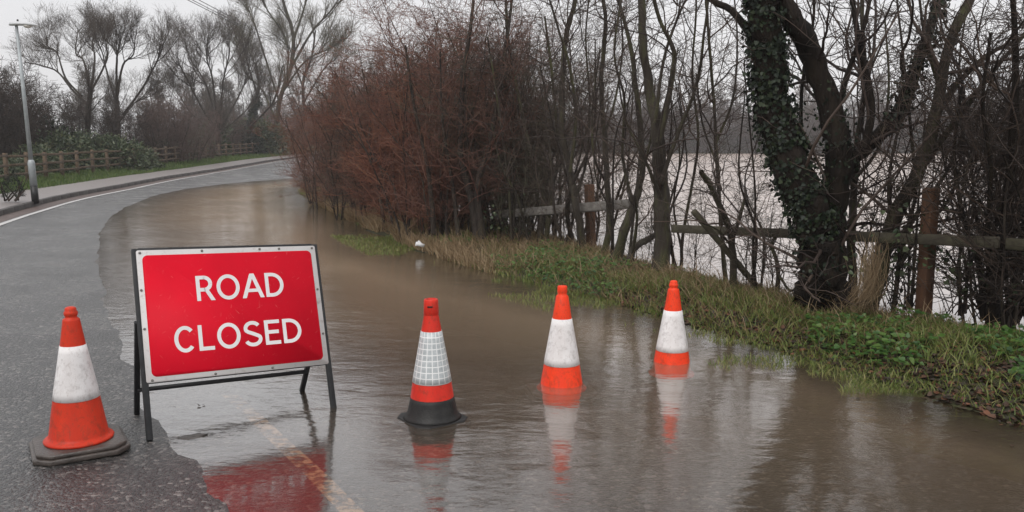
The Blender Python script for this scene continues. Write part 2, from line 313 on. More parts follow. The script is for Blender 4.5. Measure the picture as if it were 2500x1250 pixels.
class MB:
    def __init__(s): s.v = []; s.f = {}; s.n = 0
    def add(s, v, faces):
        v = np.asarray(v, float)
        for f in faces: s.f.setdefault(len(f), []).append([i + s.n for i in f])
        s.v.append(v); s.n += len(v)
    def box(s, c, d, R=None):
        q = np.array([[x, y, z] for x in (-1, 1) for y in (-1, 1) for z in (-1, 1)]) * np.array(d) / 2
        if R is not None: q = q @ np.array(R).T
        s.add(q + np.array(c), [(0, 1, 3, 2), (4, 6, 7, 5), (0, 4, 5, 1), (2, 3, 7, 6), (0, 2, 6, 4), (1, 5, 7, 3)])
    def bar(s, a, b, wx, wy, up=(0, 0, 1)):
        a, b = np.array(a, float), np.array(b, float); d = b - a; l = np.linalg.norm(d); d /= l
        x = np.cross(up, d); 
        if np.linalg.norm(x) < 1e-4: x = np.cross((1, 0, 0), d)
        x /= np.linalg.norm(x); y = np.cross(d, x)
        s.box((a + b) / 2, (wx, wy, l), np.stack([x, y, d], 1))
    def lathe(s, prof, n=32, c=(0, 0, 0), cap=True):
        base = s.n; v = []; F = []
        for r, z in prof:
            for k in range(n): v.append((c[0] + r * cos(2 * pi * k / n), c[1] + r * sin(2 * pi * k / n), c[2] + z))
        for i in range(len(prof) - 1):
            for k in range(n):
                k2 = (k + 1) % n; F.append((i * n + k, i * n + k2, (i + 1) * n + k2, (i + 1) * n + k))
        if cap: F.append(tuple(range((len(prof) - 1) * n, len(prof) * n))); F.append(tuple(range(n))[::-1])
        s.add(v, F)
    def prism(s, poly, z0, z1):
        n = len(poly); v = [(x, y, z0) for x, y in poly] + [(x, y, z1) for x, y in poly]
        s.add(v, [tuple(range(n))[::-1], tuple(range(n, 2 * n))] + [(k, (k + 1) % n, n + (k + 1) % n, n + k) for k in range(n)])
    def mesh(s, name, material, smooth=False):
        return mesh(name, np.concatenate(s.v), [np.array(f) for f in s.f.values()], material, smooth)

def bevel(o, wdt, seg=2):
    b = o.modifiers.new('bevel', 'BEVEL'); b.width = wdt; b.segments = seg; b.limit_method = 'ANGLE'; b.angle_limit = radians(35)
    return o

# tubes: many polylines in one mesh, vectorised
def tubes(name, lines, material, sides=lambda r: 3, smooth=True):
    groups = {}
    for pts, rad in lines:
        groups.setdefault((len(pts), sides(rad[0])), []).append((pts, rad))
    V, F, base = [], [], 0
    for (n, k), ls in groups.items():
        P = np.array([a for a, _ in ls], float); Rr = np.array([b for _, b in ls], float)
        T = np.gradient(P, axis=1); T /= np.linalg.norm(T, axis=2, keepdims=True) + 1e-9
        ref = np.where(np.abs(T[:, :1, 2:3]) > .8, np.array([1., 0, 0]), np.array([0, 0, 1.]))
        X = np.cross(T, ref); X /= np.linalg.norm(X, axis=2, keepdims=True) + 1e-9; Y = np.cross(T, X)
        a = np.arange(k) * 2 * pi / k
        ring = P[:, :, None, :] + Rr[:, :, None, None] * (np.cos(a)[None, None, :, None] * X[:, :, None, :] + np.sin(a)[None, None, :, None] * Y[:, :, None, :])
        if k >= 7:                                       # lumpy, fluted bark: bulges that run along the stem
            lump = np.random.randn(len(ls), n, k, 1)
            for i_ in range(1, n): lump[:, i_] = .82 * lump[:, i_ - 1] + .57 * lump[:, i_]
            ring = P[:, :, None, :] + (ring - P[:, :, None, :]) * (1 + .11 * lump.clip(-1.5, 1.8))
        m = len(ls); V.append(ring.reshape(-1, 3))
        li = np.arange(m)[:, None, None] * (n * k); i = np.arange(n - 1)[None, :, None] * k; j = np.arange(k)[None, None, :]
        j2 = (j + 1) % k
        f = np.stack([li + i + j, li + i + j2, li + i + k + j2, li + i + k + j], -1).reshape(-1, 4) + base
        F.append(f); base += m * n * k
    return mesh(name, np.concatenate(V), np.concatenate(F), material, smooth)

def leaves(name, P, Nrm, Dn, size, aspect, material, fold=.25):
    """leaf-shaped six-point faces: P base points, Dn direction of the tip, Nrm face normal"""
    P, Nrm, Dn = (np.asarray(a, float) for a in (P, Nrm, Dn)); size = np.asarray(size, float)[:, None]
    Dn = Dn / (np.linalg.norm(Dn, axis=1, keepdims=True) + 1e-9)
    X = np.cross(Dn, Nrm); X /= np.linalg.norm(X, axis=1, keepdims=True) + 1e-9; Z = np.cross(X, Dn)
    sh = [(0, 0, 0), (-.5, .18, 1), (-.36, .62, .8), (0, 1, 0), (.36, .62, .8), (.5, .18, 1)]
    V = np.stack([P + size * (X * a * aspect + Dn * b + Z * c * fold * abs(a) * aspect) for a, b, c in sh], 1).reshape(-1, 3)
    i = np.arange(len(P))[:, None] * 6
    F = np.concatenate([i + np.array([[0, 3, 2, 1]]), i + np.array([[0, 5, 4, 3]])])
    return mesh(name, V, F, material)

def blades(name, P, H, lean, wid, material):
    """grass blades: base P, height H, sideways lean vector, width"""
    n = len(P); a = np.random.rand(n) * 2 * pi
    X = np.stack([np.cos(a), np.sin(a), np.zeros(n)], 1) * np.asarray(wid)[:, None] / 2
    up = np.array([0, 0, 1.]) * np.asarray(H)[:, None]
    V = np.stack([P - X, P + X, P + up * .55 + lean * .35 - X * .75, P + up * .55 + lean * .35 + X * .75, P + up * .95 + lean], 1).reshape(-1, 3)
    i = np.arange(n)[:, None] * 5
    return mesh(name, V, [i + np.array([[0, 1, 3, 2]]), i + np.array([[2, 3, 4]])], material)

def rvec(n):
    v = np.random.randn(n, 3); return v / np.linalg.norm(v, axis=1, keepdims=True)

# value noise, vectorised (for terrain)
def vnoise(x, y, f, seed=0):
    x, y = np.asarray(x) * f, np.asarray(y) * f
    xi, yi = np.floor(x).astype(int), np.floor(y).astype(int); xf, yf = x - xi, y - yi
    h = lambda a, b: (np.sin(a * 127.1 + b * 311.7 + seed * 74.7) * 43758.5453) % 1.0
    u, v = xf * xf * (3 - 2 * xf), yf * yf * (3 - 2 * yf)
    return (h(xi, yi) * (1 - u) + h(xi + 1, yi) * u) * (1 - v) + (h(xi, yi + 1) * (1 - u) + h(xi + 1, yi + 1) * u) * v - .5

# ================================================================ THE SETTING
KY = [-12, -6, 0, 5, 10, 17, 24.3, 36, 61, 90, 130, 180]
KX = [5.6, 1.2, -2.6, -5.5, -7.95, -10.6, -12.7, -14.7, -17.0, -17.6, -13, 0]
kerb_x = lambda y: np.interp(y, KYs, KXs)
def smooth_table(ys, xs):
    yy = np.linspace(ys[0], ys[-1], 800); xx = np.interp(yy, ys, xs)
    k = np.ones(21) / 21; p = np.concatenate([np.full(10, xx[0]), xx, np.full(10, xx[-1])])
    p[:10] = xx[0] - (xx[1] - xx[0]) * np.arange(10, 0, -1); p[-10:] = xx[-1] + (xx[-1] - xx[-2]) * np.arange(1, 11)
    return yy, np.convolve(p, k, 'valid')
KYs, KXs = smooth_table(KY, KX)
vp = [(2500, 1012), (2250, 932), (2060, 852), (1700, 792), (1400, 718), (1100, 640), (890, 553), (768, 492), (722, 464)]
vw = [G(*p)[:2] for p in vp]
VY = [-12, -4, 1, 3] + [q[1] for q in vw] + [45, 61, 90, 130, 180]
VX = [5.2, 4.4, 3.8, 3.45] + [q[0] for q in vw] + [-9.0, -10.0, -10.4, -6, 7]
VYs, VXs = smooth_table(VY, VX)
front_x = lambda y: np.interp(y, VYs, VXs)             # water's edge along the right-hand verge
wp = [(690, 437), (560, 448), (450, 462), (370, 480), (310, 505), (268, 532), (250, 560), (243, 600), (245, 650), (256, 710), (276, 790), (303, 860), (342, 950), (387, 1030), (425, 1100), (500, 1170), (565, 1250)]
WL = np.array([(-3, 42.5), (-8, 41)] + [tuple(G(*p)[:2]) for p in wp] + [(-.5, 2.4), (.5, .8), (2.2, -2), (4.4, -6), (7, -12)])
def wl_dist(x, y):
    """signed distance to the left water line: positive on the dry side"""
    x, y = np.asarray(x, float), np.asarray(y, float); best = np.full(x.shape, 1e9); sg = np.ones(x.shape)
    for (ax, ay), (bx, by) in zip(WL[:-1], WL[1:]):
        dx, dy = bx - ax, by - ay; tt = np.clip(((x - ax) * dx + (y - ay) * dy) / (dx * dx + dy * dy), 0, 1)
        d = np.hypot(x - ax - tt * dx, y - ay - tt * dy); s = np.sign(dx * (y - ay) - dy * (x - ax))
        m = d < best - 1e-9; best = np.where(m, d, best); sg = np.where(m, s, sg)
    return best * -sg
def road_h(x, y):
    d = wl_dist(x, y)
    h = np.where(d > 0, np.minimum(.022 * d, .11 + .004 * d), -np.interp(-d, [0, .6, 1.3, 2.6, 4, 8], [0, .018, .042, .100, .150, .17]) * np.interp(y, [3, 4.6, 6, 9, 14, 30, 38], [.28, .85, 1, 2.8, 4.2, 4.2, 1.2]))
    rise = np.clip((np.asarray(y) - 45) / 60, 0, 1) * .5
    return h + rise + .0026 * vnoise(x, y, 1.7) + .0022 * vnoise(x, y, 5, 3) + .0012 * vnoise(x, y, 13, 4)
bank_w = lambda y: np.interp(y, [7.5, 8.5, 10.2, 12.5, 15], [2.0, 1.85, 1.85, 2.5, 2.6])
def bank_h(u, x, y):
    """height of the verge at x-offset u from the water's edge"""
    u = np.where(np.asarray(u) > .3, .3 + (np.asarray(u) - .3) * 2.3 / (bank_w(y) - .3), u)
    b = np.interp(u, [-2.6, -1.4, -.5, 0, .35, 1.0, 1.9, 2.6, 3.3, 4.2], [-.80, -.26, -.05, 0, .055, .11, .12, .05, -.12, -.55])
    near = np.clip((7 - y) / 3, 0, 1) * np.interp(u, [0, .5, 1.5, 3], [0, .05, .10, .08])
    far = np.clip((np.asarray(y) - 45) / 60, 0, 1) * .5
    return b + near + far + .06 * vnoise(x, y, 1.1, 5) * np.clip(u + .6, .2, 1) + .03 * vnoise(x, y, 3.3, 6)
def ylist(y0, y1, d0, d1, y_d1):
    ys = [y0]
    while ys[-1] < y1:
        y = ys[-1]; ys.append(y + d0 + (d1 - d0) * min(1, max(0, (y - 4) / (y_d1 - 4))))
    return np.array(ys)
def strip(name, ys, us, xf, zf, material, attr=None):
    Y, U = np.meshgrid(ys, us, indexing='ij'); X = xf(U, Y); Z = zf(U, X, Y)
    ny, nu = Y.shape; i = np.arange(ny - 1)[:, None] * nu; j = np.arange(nu - 1)[None, :]
    F = np.stack([i + j, i + j + 1, i + nu + j + 1, i + nu + j], -1).reshape(-1, 4)
    me = mesh(name, np.stack([X, Y, Z], -1).reshape(-1, 3), F, material, True)
    if attr is not None:
        a = me.attributes.new('depth', 'FLOAT', 'POINT'); a.data.foreach_set('value', attr(U, X, Y).ravel().astype(np.float32))
    return me

# wide land and field bed
q = 400
struct('ground', mesh('ground', [(-q, -60, -.75), (q, -60, -.75), (q, q, -.75), (-q, q, -.75)], np.array([[0, 1, 2, 3]]), 'bed'))
ysR = ylist(-6, 130, .10, 1.5, 60)
struct('road', strip('road', ysR, np.linspace(0, 1, 140), lambda U, Y: kerb_x(Y) + U * (front_x(Y) + .9 - kerb_x(Y)), lambda U, X, Y: road_h(X, Y), 'asphalt'))
# left kerb line: silt, edge line, kerb stones, footpath, grass, land
ysL = ylist(2, 130, .4, 1.5, 60)
gut = lambda U, Y: kerb_x(Y) + U
struct('gutter_silt', strip('gutter_silt', ysL, np.array([.0, .18, .36, .40]), gut, lambda U, X, Y: road_h(X, Y) + np.where(U > .37, .001, .006), 'silt'))
struct('edge_line', strip('edge_line', ysL, np.array([.46, .52, .58]), gut, lambda U, X, Y: road_h(X, Y) + .010, 'edge_paint'))
KH = lambda y: road_h(kerb_x(y) + .05, y) + .125
kerb = tag(obj('kerb', None), kind='structure')
kbm = MB(); kbm.box((0, 0, -.15), (.125, .905, .30)); kme = kbm.mesh('kerbstone', 'kerb')
y = 6.0
while y < 75:
    x0, x1 = float(kerb_x(y)), float(kerb_x(y + .85)); dl = sqrt((x1 - x0) ** 2 + .85 ** 2)
    o = obj('kerbstone', kme, kerb, ((x0 + x1) / 2 - .06, y + .425, float(KH(y + .4))), (0, 0, atan2(.85, x1 - x0) - pi / 2))
    o.location.z += random.uniform(-.004, .004); bevel(o, .012, 2)
    y += .85 * .912 / dl
fp = lambda U, Y: kerb_x(Y) - .12 - U
struct('footpath', strip('footpath', ysL, np.linspace(0, 1.75, 8), fp, lambda U, X, Y: KH(Y) - .012 + .01 * U + .008 * vnoise(X, Y, 1.3), 'footpath'))
struct('roadside_grass_bank', strip('roadside_grass_bank', ysL, np.linspace(1.75, 6, 14), fp, lambda U, X, Y: KH(Y) + .005 + .05 * (U - 1.75) + .06 * vnoise(X, Y, .9, 2) * np.clip(U - 1.75, 0, 1), 'land'))
struct('roadside_land', strip('roadside_land', ylist(-10, 380, 3, 12, 80), np.array([6, 12, 25, 60, 150, 370.]), fp, lambda U, X, Y: KH(np.clip(Y, 2, 130)) + .2 + .003 * (U - 6), 'land'))
# the verge between road and field, and both waters
ysV = ylist(-4, 130, .12, 2, 60)
struct('verge', strip('verge', ysV, np.linspace(-2.5, 4.2, 54), lambda U, Y: front_x(Y) + U, bank_h, 'soil'))
def road_depth(U, X, Y):
    u = X - front_x(Y)
    return np.clip(-np.maximum(road_h(X, Y), np.where(u > -2.5, bank_h(u, X, Y), -9)), 0, 1)
struct('road_flood_water', strip('road_flood_water', ylist(-5, 47, .12, .6, 40), np.linspace(0, 1, 110), lambda U, Y: (kerb_x(Y) + .62) * (1 - U) + U * (front_x(Y) + .8), lambda U, X, Y: 0 * X, 'road_water', road_depth))
fx = lambda U, Y: front_x(Y) + 1.5 + U
struct('field_flood_water', strip('field_flood_water', ylist(-20, 165, 2, 8, 60), np.array([0, 1, 2, 4, 8, 16, 30, 60, 120, 240.]), fx, lambda U, X, Y: 0 * X - .02, 'field_water', lambda U, X, Y: 0 * X + .5))
struct('far_bank', strip('far_bank', np.array([133, 139, 150, 200, 300, 399.]), np.linspace(-60, 395, 50), lambda U, Y: U, lambda U, X, Y: np.interp(Y + 9 * vnoise(X, Y, .03) - .06 * X, [128, 142, 160, 800], [-.4, .35, .8, 2]), 'land'))
# centre line on the road bed, mostly drowned
cl = [G(905, 1290), G(860, 1250), G(780, 1165), G(700, 1090), G(620, 1012), G(560, 960)]
cy = np.array([c[1] for c in cl]); cx = np.array([c[0] for c in cl])
struct('centre_line', strip('centre_line', np.linspace(2.2, cy[-1], 30), np.array([-.055, 0, .055]), lambda U, Y: np.interp(Y, cy, cx) + np.where(Y < cy[0], (cy[0] - Y) * .62, 0) + U, lambda U, X, Y: road_h(X, Y) + .004, 'worn_paint'))

# ================================================================ THINGS
# ---------------------------------------------------------------- road closed sign
def fit_sign():
    BL = np.array([-1.999, 4.575, .298]); yaw, lean, roll = .588, .350, -.040
    wv = np.array([cos(yaw) * cos(roll), sin(yaw) * cos(roll), sin(roll)]); n = np.array([-sin(yaw), cos(yaw), 0])
    u = n * sin(lean) + np.array([0, 0, 1]) * cos(lean); u -= wv * (u @ wv); u /= np.linalg.norm(u)
    return BL, wv, u, np.cross(wv, u)
BL, sw, su, sn = fit_sign()                              # sn points to the viewer
ROT = Matrix((sw, su, sn)).transposed()
sign = thing('road_closed_sign', 'red and white ROAD CLOSED sign on a dark folding steel frame', 'road sign')
def rrect(x0, y0, x1, y1, r, n=6):
    p = []
    for cx_, cy_, a0 in ((x1 - r, y1 - r, 0), (x0 + r, y1 - r, pi / 2), (x0 + r, y0 + r, pi), (x1 - r, y0 + r, 3 * pi / 2)):
        for k in range(n + 1): a = a0 + k * pi / 2 / n; p.append((cx_ + r * cos(a), cy_ + r * sin(a)))
    return p
def place(o):                                            # local x across the plate, y up it, z towards the viewer
    o.matrix_local = Matrix.Translation(Vector(BL)) @ ROT.to_4x4(); return o
PW, PH = 1.05, .75
mb = MB(); mb.prism(rrect(0, 0, PW, PH, .012), -.004, 0); plate = place(obj('plate', mb.mesh('plate', 'sign_white'), sign))
mb = MB(); mb.prism(rrect(.030, .030, PW - .030, PH - .030, .03), 0, .0012)
o = obj('red_panel', mb.mesh('red_panel', 'sign_red'), plate)
SW, CAP = .0218, .148
def ribbon(mb, pts, z, closed=False, wd=SW):
    p = np.array(pts, float); n = len(p)
    if closed: t = np.roll(p, -1, 0) - np.roll(p, 1, 0)
    else: t = np.gradient(p, axis=0)
    t /= np.linalg.norm(t, axis=1, keepdims=True); nn = np.stack([-t[:, 1], t[:, 0]], 1) * wd / 2
    v = [(*q, z) for q in p + nn] + [(*q, z) for q in p - nn]
    mb.add(v, [(n + k, n + (k + 1) % n, (k + 1) % n, k) for k in range(n if closed else n - 1)])
def para(mb, x0, y0, x1, y1, wx, z): mb.add([(x0, y0, z), (x0 + wx, y0, z), (x1 + wx, y1, z), (x1, y1, z)], [(0, 1, 2, 3)])
def rect(mb, x0, y0, x1, y1, z): mb.add([(x0, y0, z), (x1, y0, z), (x1, y1, z), (x0, y1, z)], [(0, 1, 2, 3)])
def arc(cx_, cy_, rx, ry, a0, a1, n=16): return [(cx_ + rx * cos(radians(a0 + (a1 - a0) * k / n)), cy_ + ry * sin(radians(a0 + (a1 - a0) * k / n))) for k in range(n + 1)]
def letter(ch, x, y, wd):
    mb = MB(); h, s = CAP, SW; z = .0026; e = .00016
    if ch == 'O': ribbon(mb, [(a + x, b + y) for a, b in arc(wd / 2, h / 2, wd / 2 - s / 2, h / 2 - s / 2 + .002, 0, 350, 35)], z, True)
    elif ch == 'C': ribbon(mb, [(a + x, b + y) for a, b in arc(wd / 2 + .004, h / 2, wd / 2 - s / 2, h / 2 - s / 2 + .002, 42, 318, 30)], z)
    elif ch == 'L': rect(mb, x, y, x + s, y + h, z); rect(mb, x + s, y, x + wd, y + s, z)
    elif ch == 'E':
        rect(mb, x, y, x + s, y + h, z)
        for b, l in ((0, 1), (h / 2 - s / 2 + .002, .92), (h - s, 1)): rect(mb, x + s, y + b, x + wd * l, y + b + s, z)
    elif ch == 'D':
        rect(mb, x, y, x + s, y + h, z); ry = h / 2 - s / 2; rx = min(wd - s / 2 - .04, ry)
        ribbon(mb, [(x + s, y + s / 2), (x + .03, y + s / 2)] + [(x + a, y + b) for a, b in arc(wd - s / 2 - rx, h / 2, rx, ry, -90, 90, 20)] + [(x + .03, y + h - s / 2), (x + s, y + h - s / 2)], z)
    elif ch == 'R':
        rect(mb, x, y, x + s, y + h, z); yb = h * .44; ry = (h - s / 2 - yb) / 2
        ribbon(mb, [(x + s, y + yb), (x + .05, y + yb)] + [(x + a, y + b) for a, b in arc(wd - .012 - s / 2 - ry, yb + ry, ry, ry, -90, 90, 16)] + [(x + .05, y + h - s / 2), (x + s, y + h - s / 2)], z + e)
        para(mb, x + wd - s * 1.15, y, x + wd * .42, y + yb, s * 1.15, z - e)
    elif ch == 'A':
        tw = s * 1.12
        para(mb, x, y, x + wd / 2 - tw / 2 - .001, y + h, tw, z); para(mb, x + wd - tw, y, x + wd / 2 - tw / 2 + .001, y + h, tw, z + e)
        rect(mb, x + wd * .2, y + h * .24, x + wd * .8, y + h * .24 + s * .92, z - e)
    elif ch == 'S':
        r = (h - s) / 4 + .002; cxm = wd / 2; rx = wd / 2 - s / 2
        p = arc(cxm, h - s / 2 - r + .002, rx * .93, r, 28, 200, 16) + [(cxm - rx * .62, h / 2 + r * .36), (cxm, h / 2 + .001), (cxm + rx * .66, h / 2 - r * .36)] + arc(cxm, s / 2 + r - .002, rx, r, 20, -158, 16)
        ribbon(mb, [(x + a, y + b) for a, b in p], z)
    obj('letter', mb.mesh('letter', 'letter_white'), plate)
def word(wd, cx_, yb, widths, gap):
    x = cx_ - (sum(widths) + gap * (len(wd) - 1)) / 2
    for c_, b in zip(wd, widths): letter(c_, x, yb, b); x += b + gap
word('ROAD', .565, PH * (1 - .315) - CAP / 2, (.104, .134, .132, .112), .011)
word('CLOSED', .530, PH * (1 - .70) - CAP / 2, (.118, .086, .134, .108, .092, .114), .018)
bm_ = MB(); bm_.lathe([(.0075, 0), (.0075, .002), (.004, .0038)], 10); bme = bm_.mesh('bolt', 'bolt')
for bx_, by_ in ((.02, .735), (.36, .738), (.70, .738), (.82, .737), (.012, .52), (.012, .30), (.03, .012), (.37, .012), (.70, .012), (1.035, .47), (1.037, .19), (1.03, .735)):
    obj('bolt', bme, plate, (bx_, by_, 0))
# frame: side members run down into the front legs
lp = lambda a, b, c=-.020: BL + sw * a + su * b + sn * c
Lfoot = (lp(.0, 0)[2] - road_h(*[np.array([v]) for v in lp(.0, -.3)[:2]])[0]) / su[2]
Rfoot = (lp(PW, 0)[2] - road_h(*[np.array([v]) for v in lp(PW, -.3)[:2]])[0]) / su[2]
fm = MB(); T_ = .032
def fbar(m_, a, b, wx=T_, wy=.028): m_.bar(a, b, wx, wy, tuple(sn))
m_ = MB(); fbar(m_, lp(-.004, -Lfoot), lp(-.004, PH + .012)); bevel(obj('front_leg', m_.mesh('front_leg', 'frame'), sign), .003)
m_ = MB(); fbar(m_, lp(PW + .004, -Rfoot), lp(PW + .004, PH + .012)); bevel(obj('front_leg', m_.mesh('front_leg', 'frame'), sign), .003)
m_ = MB(); fbar(m_, lp(.013, PH + .003), lp(PW - .013, PH + .003), .026, .026); bevel(obj('top_rail', m_.mesh('top_rail', 'frame'), sign), .003)
m_ = MB(); fbar(m_, lp(.013, .010, -.019), lp(PW - .013, .010, -.019), .026, .026); bevel(obj('bottom_rail', m_.mesh('bottom_rail', 'frame'), sign), .003)
fl = np.array([*G(334, 1012)[:2], 0]); frr = np.array([*G(735, 952)[:2], 0])
fl[2] = road_h(np.array([fl[0]]), np.array([fl[1]]))[0]; frr[2] = road_h(np.array([frr[0]]), np.array([frr[1]]))[0]
hl, hr_ = lp(-.012, PH * .47, -.05), lp(PW + .010, PH * .47, -.05)
for a, b in ((fl, hl), (frr, hr_)):
    m_ = MB(); m_.bar(a, b, .030, .026, tuple(sn)); bevel(obj('rear_leg', m_.mesh('rear_leg', 'frame'), sign), .003)
m_ = MB(); m_.bar(fl + (hl - fl) * .27 + sn * .012, frr + (hr_ - frr) * .27 + sn * .012, .024, .024, tuple(su)); obj('cross_bar', m_.mesh('cross_bar', 'frame'), sign)

# ---------------------------------------------------------------- traffic cones
def interp_r(prof, z): return float(np.interp(z, [p[1] for p in prof], [p[0] for p in prof]))
def cone(label, loc, rz, colour, sleeve, top='knob', z_s=(.27, .56), base='rubber_brown', black_foot=False, tilt=(0, 0), hw=.232, cu=.085):
    t = thing('traffic_cone', label, 'traffic cone', loc, (tilt[0], tilt[1], rz), 'cones across the flooded road')
    poly = lambda h, c: [(h, -h + c), (h, h - c), (h - c, h), (-h + c, h), (-h, h - c), (-h, -h + c), (-h + c, -h), (h - c, -h)]
    mb = MB(); mb.prism(poly(hw, cu), 0, .026); b = obj('base', mb.mesh('base', base), t); bevel(b, .006)
    mb = MB(); mb.prism(poly(hw - .016, cu * .92), .0262, .048); bevel(obj('base_tier', mb.mesh('base_tier', base), b), .007)
    wall = [(.142, .085), (.112, .27), (.060, .56), (.038, .70)]
    if black_foot:
        mb = MB(); mb.lathe([(.172, .048), (.160, .060), (.146, .085), (.132, .150), (.128, .172)], 40); obj('rubber_foot', mb.mesh('rubber_foot', 'rubber', True), t)
        body = [(.1265, .1725), (.112, .27), (.060, .56), (.043, .655), (.0425, .660), (.0445, .662), (.041, .742), (.038, .75), (.030, .75), (.030, .70)]
    else:
        body = [(.166, .0485), (.169, .058), (.162, .066), (.149, .070), (.142, .085), (.112, .27), (.060, .56), (.0415, .682), (.0400, .690), (.0295, .697), (.0285, .705), (.0325, .711), (.0335, .720), (.0325, .728), (.0275, .733), (.0280, .742), (.0240, .750), (.0150, .754)]
        if top == 'flat': body = body[:8] + [(.037, .688), (.031, .694), (.0305, .704), (.033, .712), (.0325, .746), (.030, .752), (.02, .754)]
    mb = MB(); mb.lathe(body, 44, cap=not black_foot); bo = obj('body', mb.mesh('body', colour, True), t)
    if black_foot:   # lifting slot cut near the open top
        mb = MB(); mb.box((0, 0, 0), (.004, .030, .009)); s_ = obj('slot', mb.mesh('slot', 'rubber'), bo, (-.0425 * cos(-.9), -.0425 * sin(.9), .71), (0, .05, .9))
    # sleeve: a loose sheet round the body with UV for its print
    n = 48; zz = np.linspace(z_s[0], z_s[1], 8); v = []; uv = []
    for zq in zz:
        r = interp_r([(.142, .085), (.112, .27), (.060, .56), (.0415, .682)], zq) + .0022
        for k in range(n + 1): v.append((r * cos(2 * pi * k / n), r * sin(2 * pi * k / n), zq))
    F = [(i * (n + 1) + k, i * (n + 1) + k + 1, (i + 1) * (n + 1) + k + 1, (i + 1) * (n + 1) + k) for i in range(len(zz) - 1) for k in range(n)]
    me = mesh('sleeve', v, np.array(F), sleeve, True)
    ul = me.uv_layers.new(name='UVMap'); li = np.zeros(len(me.loops), np.int32); me.loops.foreach_get('vertex_index', li)
    ul.data.foreach_set('uv', np.stack([(li % (n + 1)) / n, (li // (n + 1)) / (len(zz) - 1)], 1).ravel().astype(np.float32))
    so = obj('sleeve', me, t); sm = so.modifiers.new('thickness', 'SOLIDIFY'); sm.thickness = .0015
    return t
def ground_at(px, py):
    p = G(px, py); z = float(road_h(np.array([p[0]]), np.array([p[1]]))[0]); 
    for _ in range(3): p = G(px, py, z); z = float(road_h(np.array([p[0]]), np.array([p[1]]))[0])
    return (p[0], p[1], z)
g = ground_at(195, 1094); cone('orange cone with white sleeve and brown rubber base standing on wet asphalt', (g[0], g[1], g[2] + .003), .56, 'cone_orange', 'sleeve', z_s=(.275, .555), hw=.226, cu=.068)
g = ground_at(1056, 1036); cone('red cone with silver grid sleeve and black rubber foot, open at the top', g, .62, 'cone_red', 'sleeve_grid', z_s=(.265, .565), base='rubber', black_foot=True, hw=.188, cu=.06)
g = (*G(1371, 934)[:2], 0); zc = float(road_h(np.array([g[0]]), np.array([g[1]]))[0]); cone('orange cone with white sleeve standing in water, middle of the three in the flood', (g[0], g[1], zc), .2, 'cone_bright', 'sleeve', 'flat', (.225, .535))
g = G(1640, 881); zc = float(road_h(np.array([g[0]]), np.array([g[1]]))[0]); cone('orange cone with white sleeve in deepest water, closest to the grass verge', (g[0], g[1], zc), .5, 'cone_bright', 'sleeve', 'knob', (.235, .535))

# ---------------------------------------------------------------- lamp post
g = G(86, 487, .22); lampY = g[1]
tp = W(40, 62, lampY)
lamp = thing('street_lamp', 'tall grey street lamp with black foot beside the footpath', 'street lamp', tuple(g))
ax = Vector(tp - g); H_ = ax.length; lamp.rotation_euler = ax.to_track_quat('Z', 'Y').to_euler()
def lat(name, prof, m, n=16, par=lamp): 
    mb = MB(); mb.lathe(prof, n); return obj(name, mb.mesh(name, m, True), par)
lat('black_foot', [(.084, -.1), (.084, .34)], 'black_paint'); lat('column_base', [(.0825, .34), (.0825, .90), (.07, .95), (.052, .98)], 'galv')
lat('column', [(.052, .98), (.034, H_)], 'galv')
mb = MB()
secs = [(-.16, .045, .035, .0), (-.13, .085, .055, .0), (.05, .115, .075, .004), (.25, .12, .075, .0), (.42, .10, .050, -.01), (.50, .05, .02, -.02)]
v, F = [], []
for k, (x_, hwid, ht, dz) in enumerate(secs):
    for a in range(12): t_ = a * 2 * pi / 12; v.append((x_, hwid * cos(t_), dz + (ht if sin(t_) > 0 else .028) * sin(t_)))
for k in range(len(secs) - 1):
    for a in range(12): F.append((k * 12 + a, k * 12 + (a + 1) % 12, (k + 1) * 12 + (a + 1) % 12, (k + 1) * 12 + a))
F += [tuple(range(12))[::-1], tuple(range(60, 72))]
mb.add(v, F); inv = lamp.rotation_euler.to_matrix().inverted().to_euler()
lh = obj('lantern', mb.mesh('lantern', 'lantern', True), lamp, (0, 0, H_ + .02), inv)
mb = MB(); prof = [(.01, -.085), (.06, -.075), (.09, -.05), (.10, -.015)]; mb.lathe(prof, 16, (.27, 0, 0)); obj('lens', mb.mesh('lens', 'lens', True), lh)
mb = MB(); mb.lathe([(.022, .06), (.022, .11), (.012, .12)], 10, (.04, 0, .004)); obj('photocell', mb.mesh('photocell', 'black_paint', True), lh)

# ---------------------------------------------------------------- overhead wires
for k, (dx, dz) in enumerate(((0, 0), (.10, .24), (-.35, .30))):
    pts = []
    for t_ in np.linspace(0, 1, 40):
        y_ = -20 + 190 * t_; z_ = 8.0 + dz - 0.000 * y_
        a = W(442 - 6 * k, 0, 42)
        pts.append((np.interp(y_, [-20, 42, 66, 170], [-13.2, -16.2, -17.3, -22]) + dx, y_, 8.75 + dz + .0011 * (y_ - 52) ** 2 / 10))
    tag(obj('overhead_wire', tubes('overhead_wire', [(pts, [.019] * 40)], 'wire', lambda r: 5)), ['lower black overhead wire crossing the sky by the bare trees', 'middle black overhead wire running close above the lower one', 'upper black overhead wire of the sagging three'][k], 'wire', 'overhead wires')
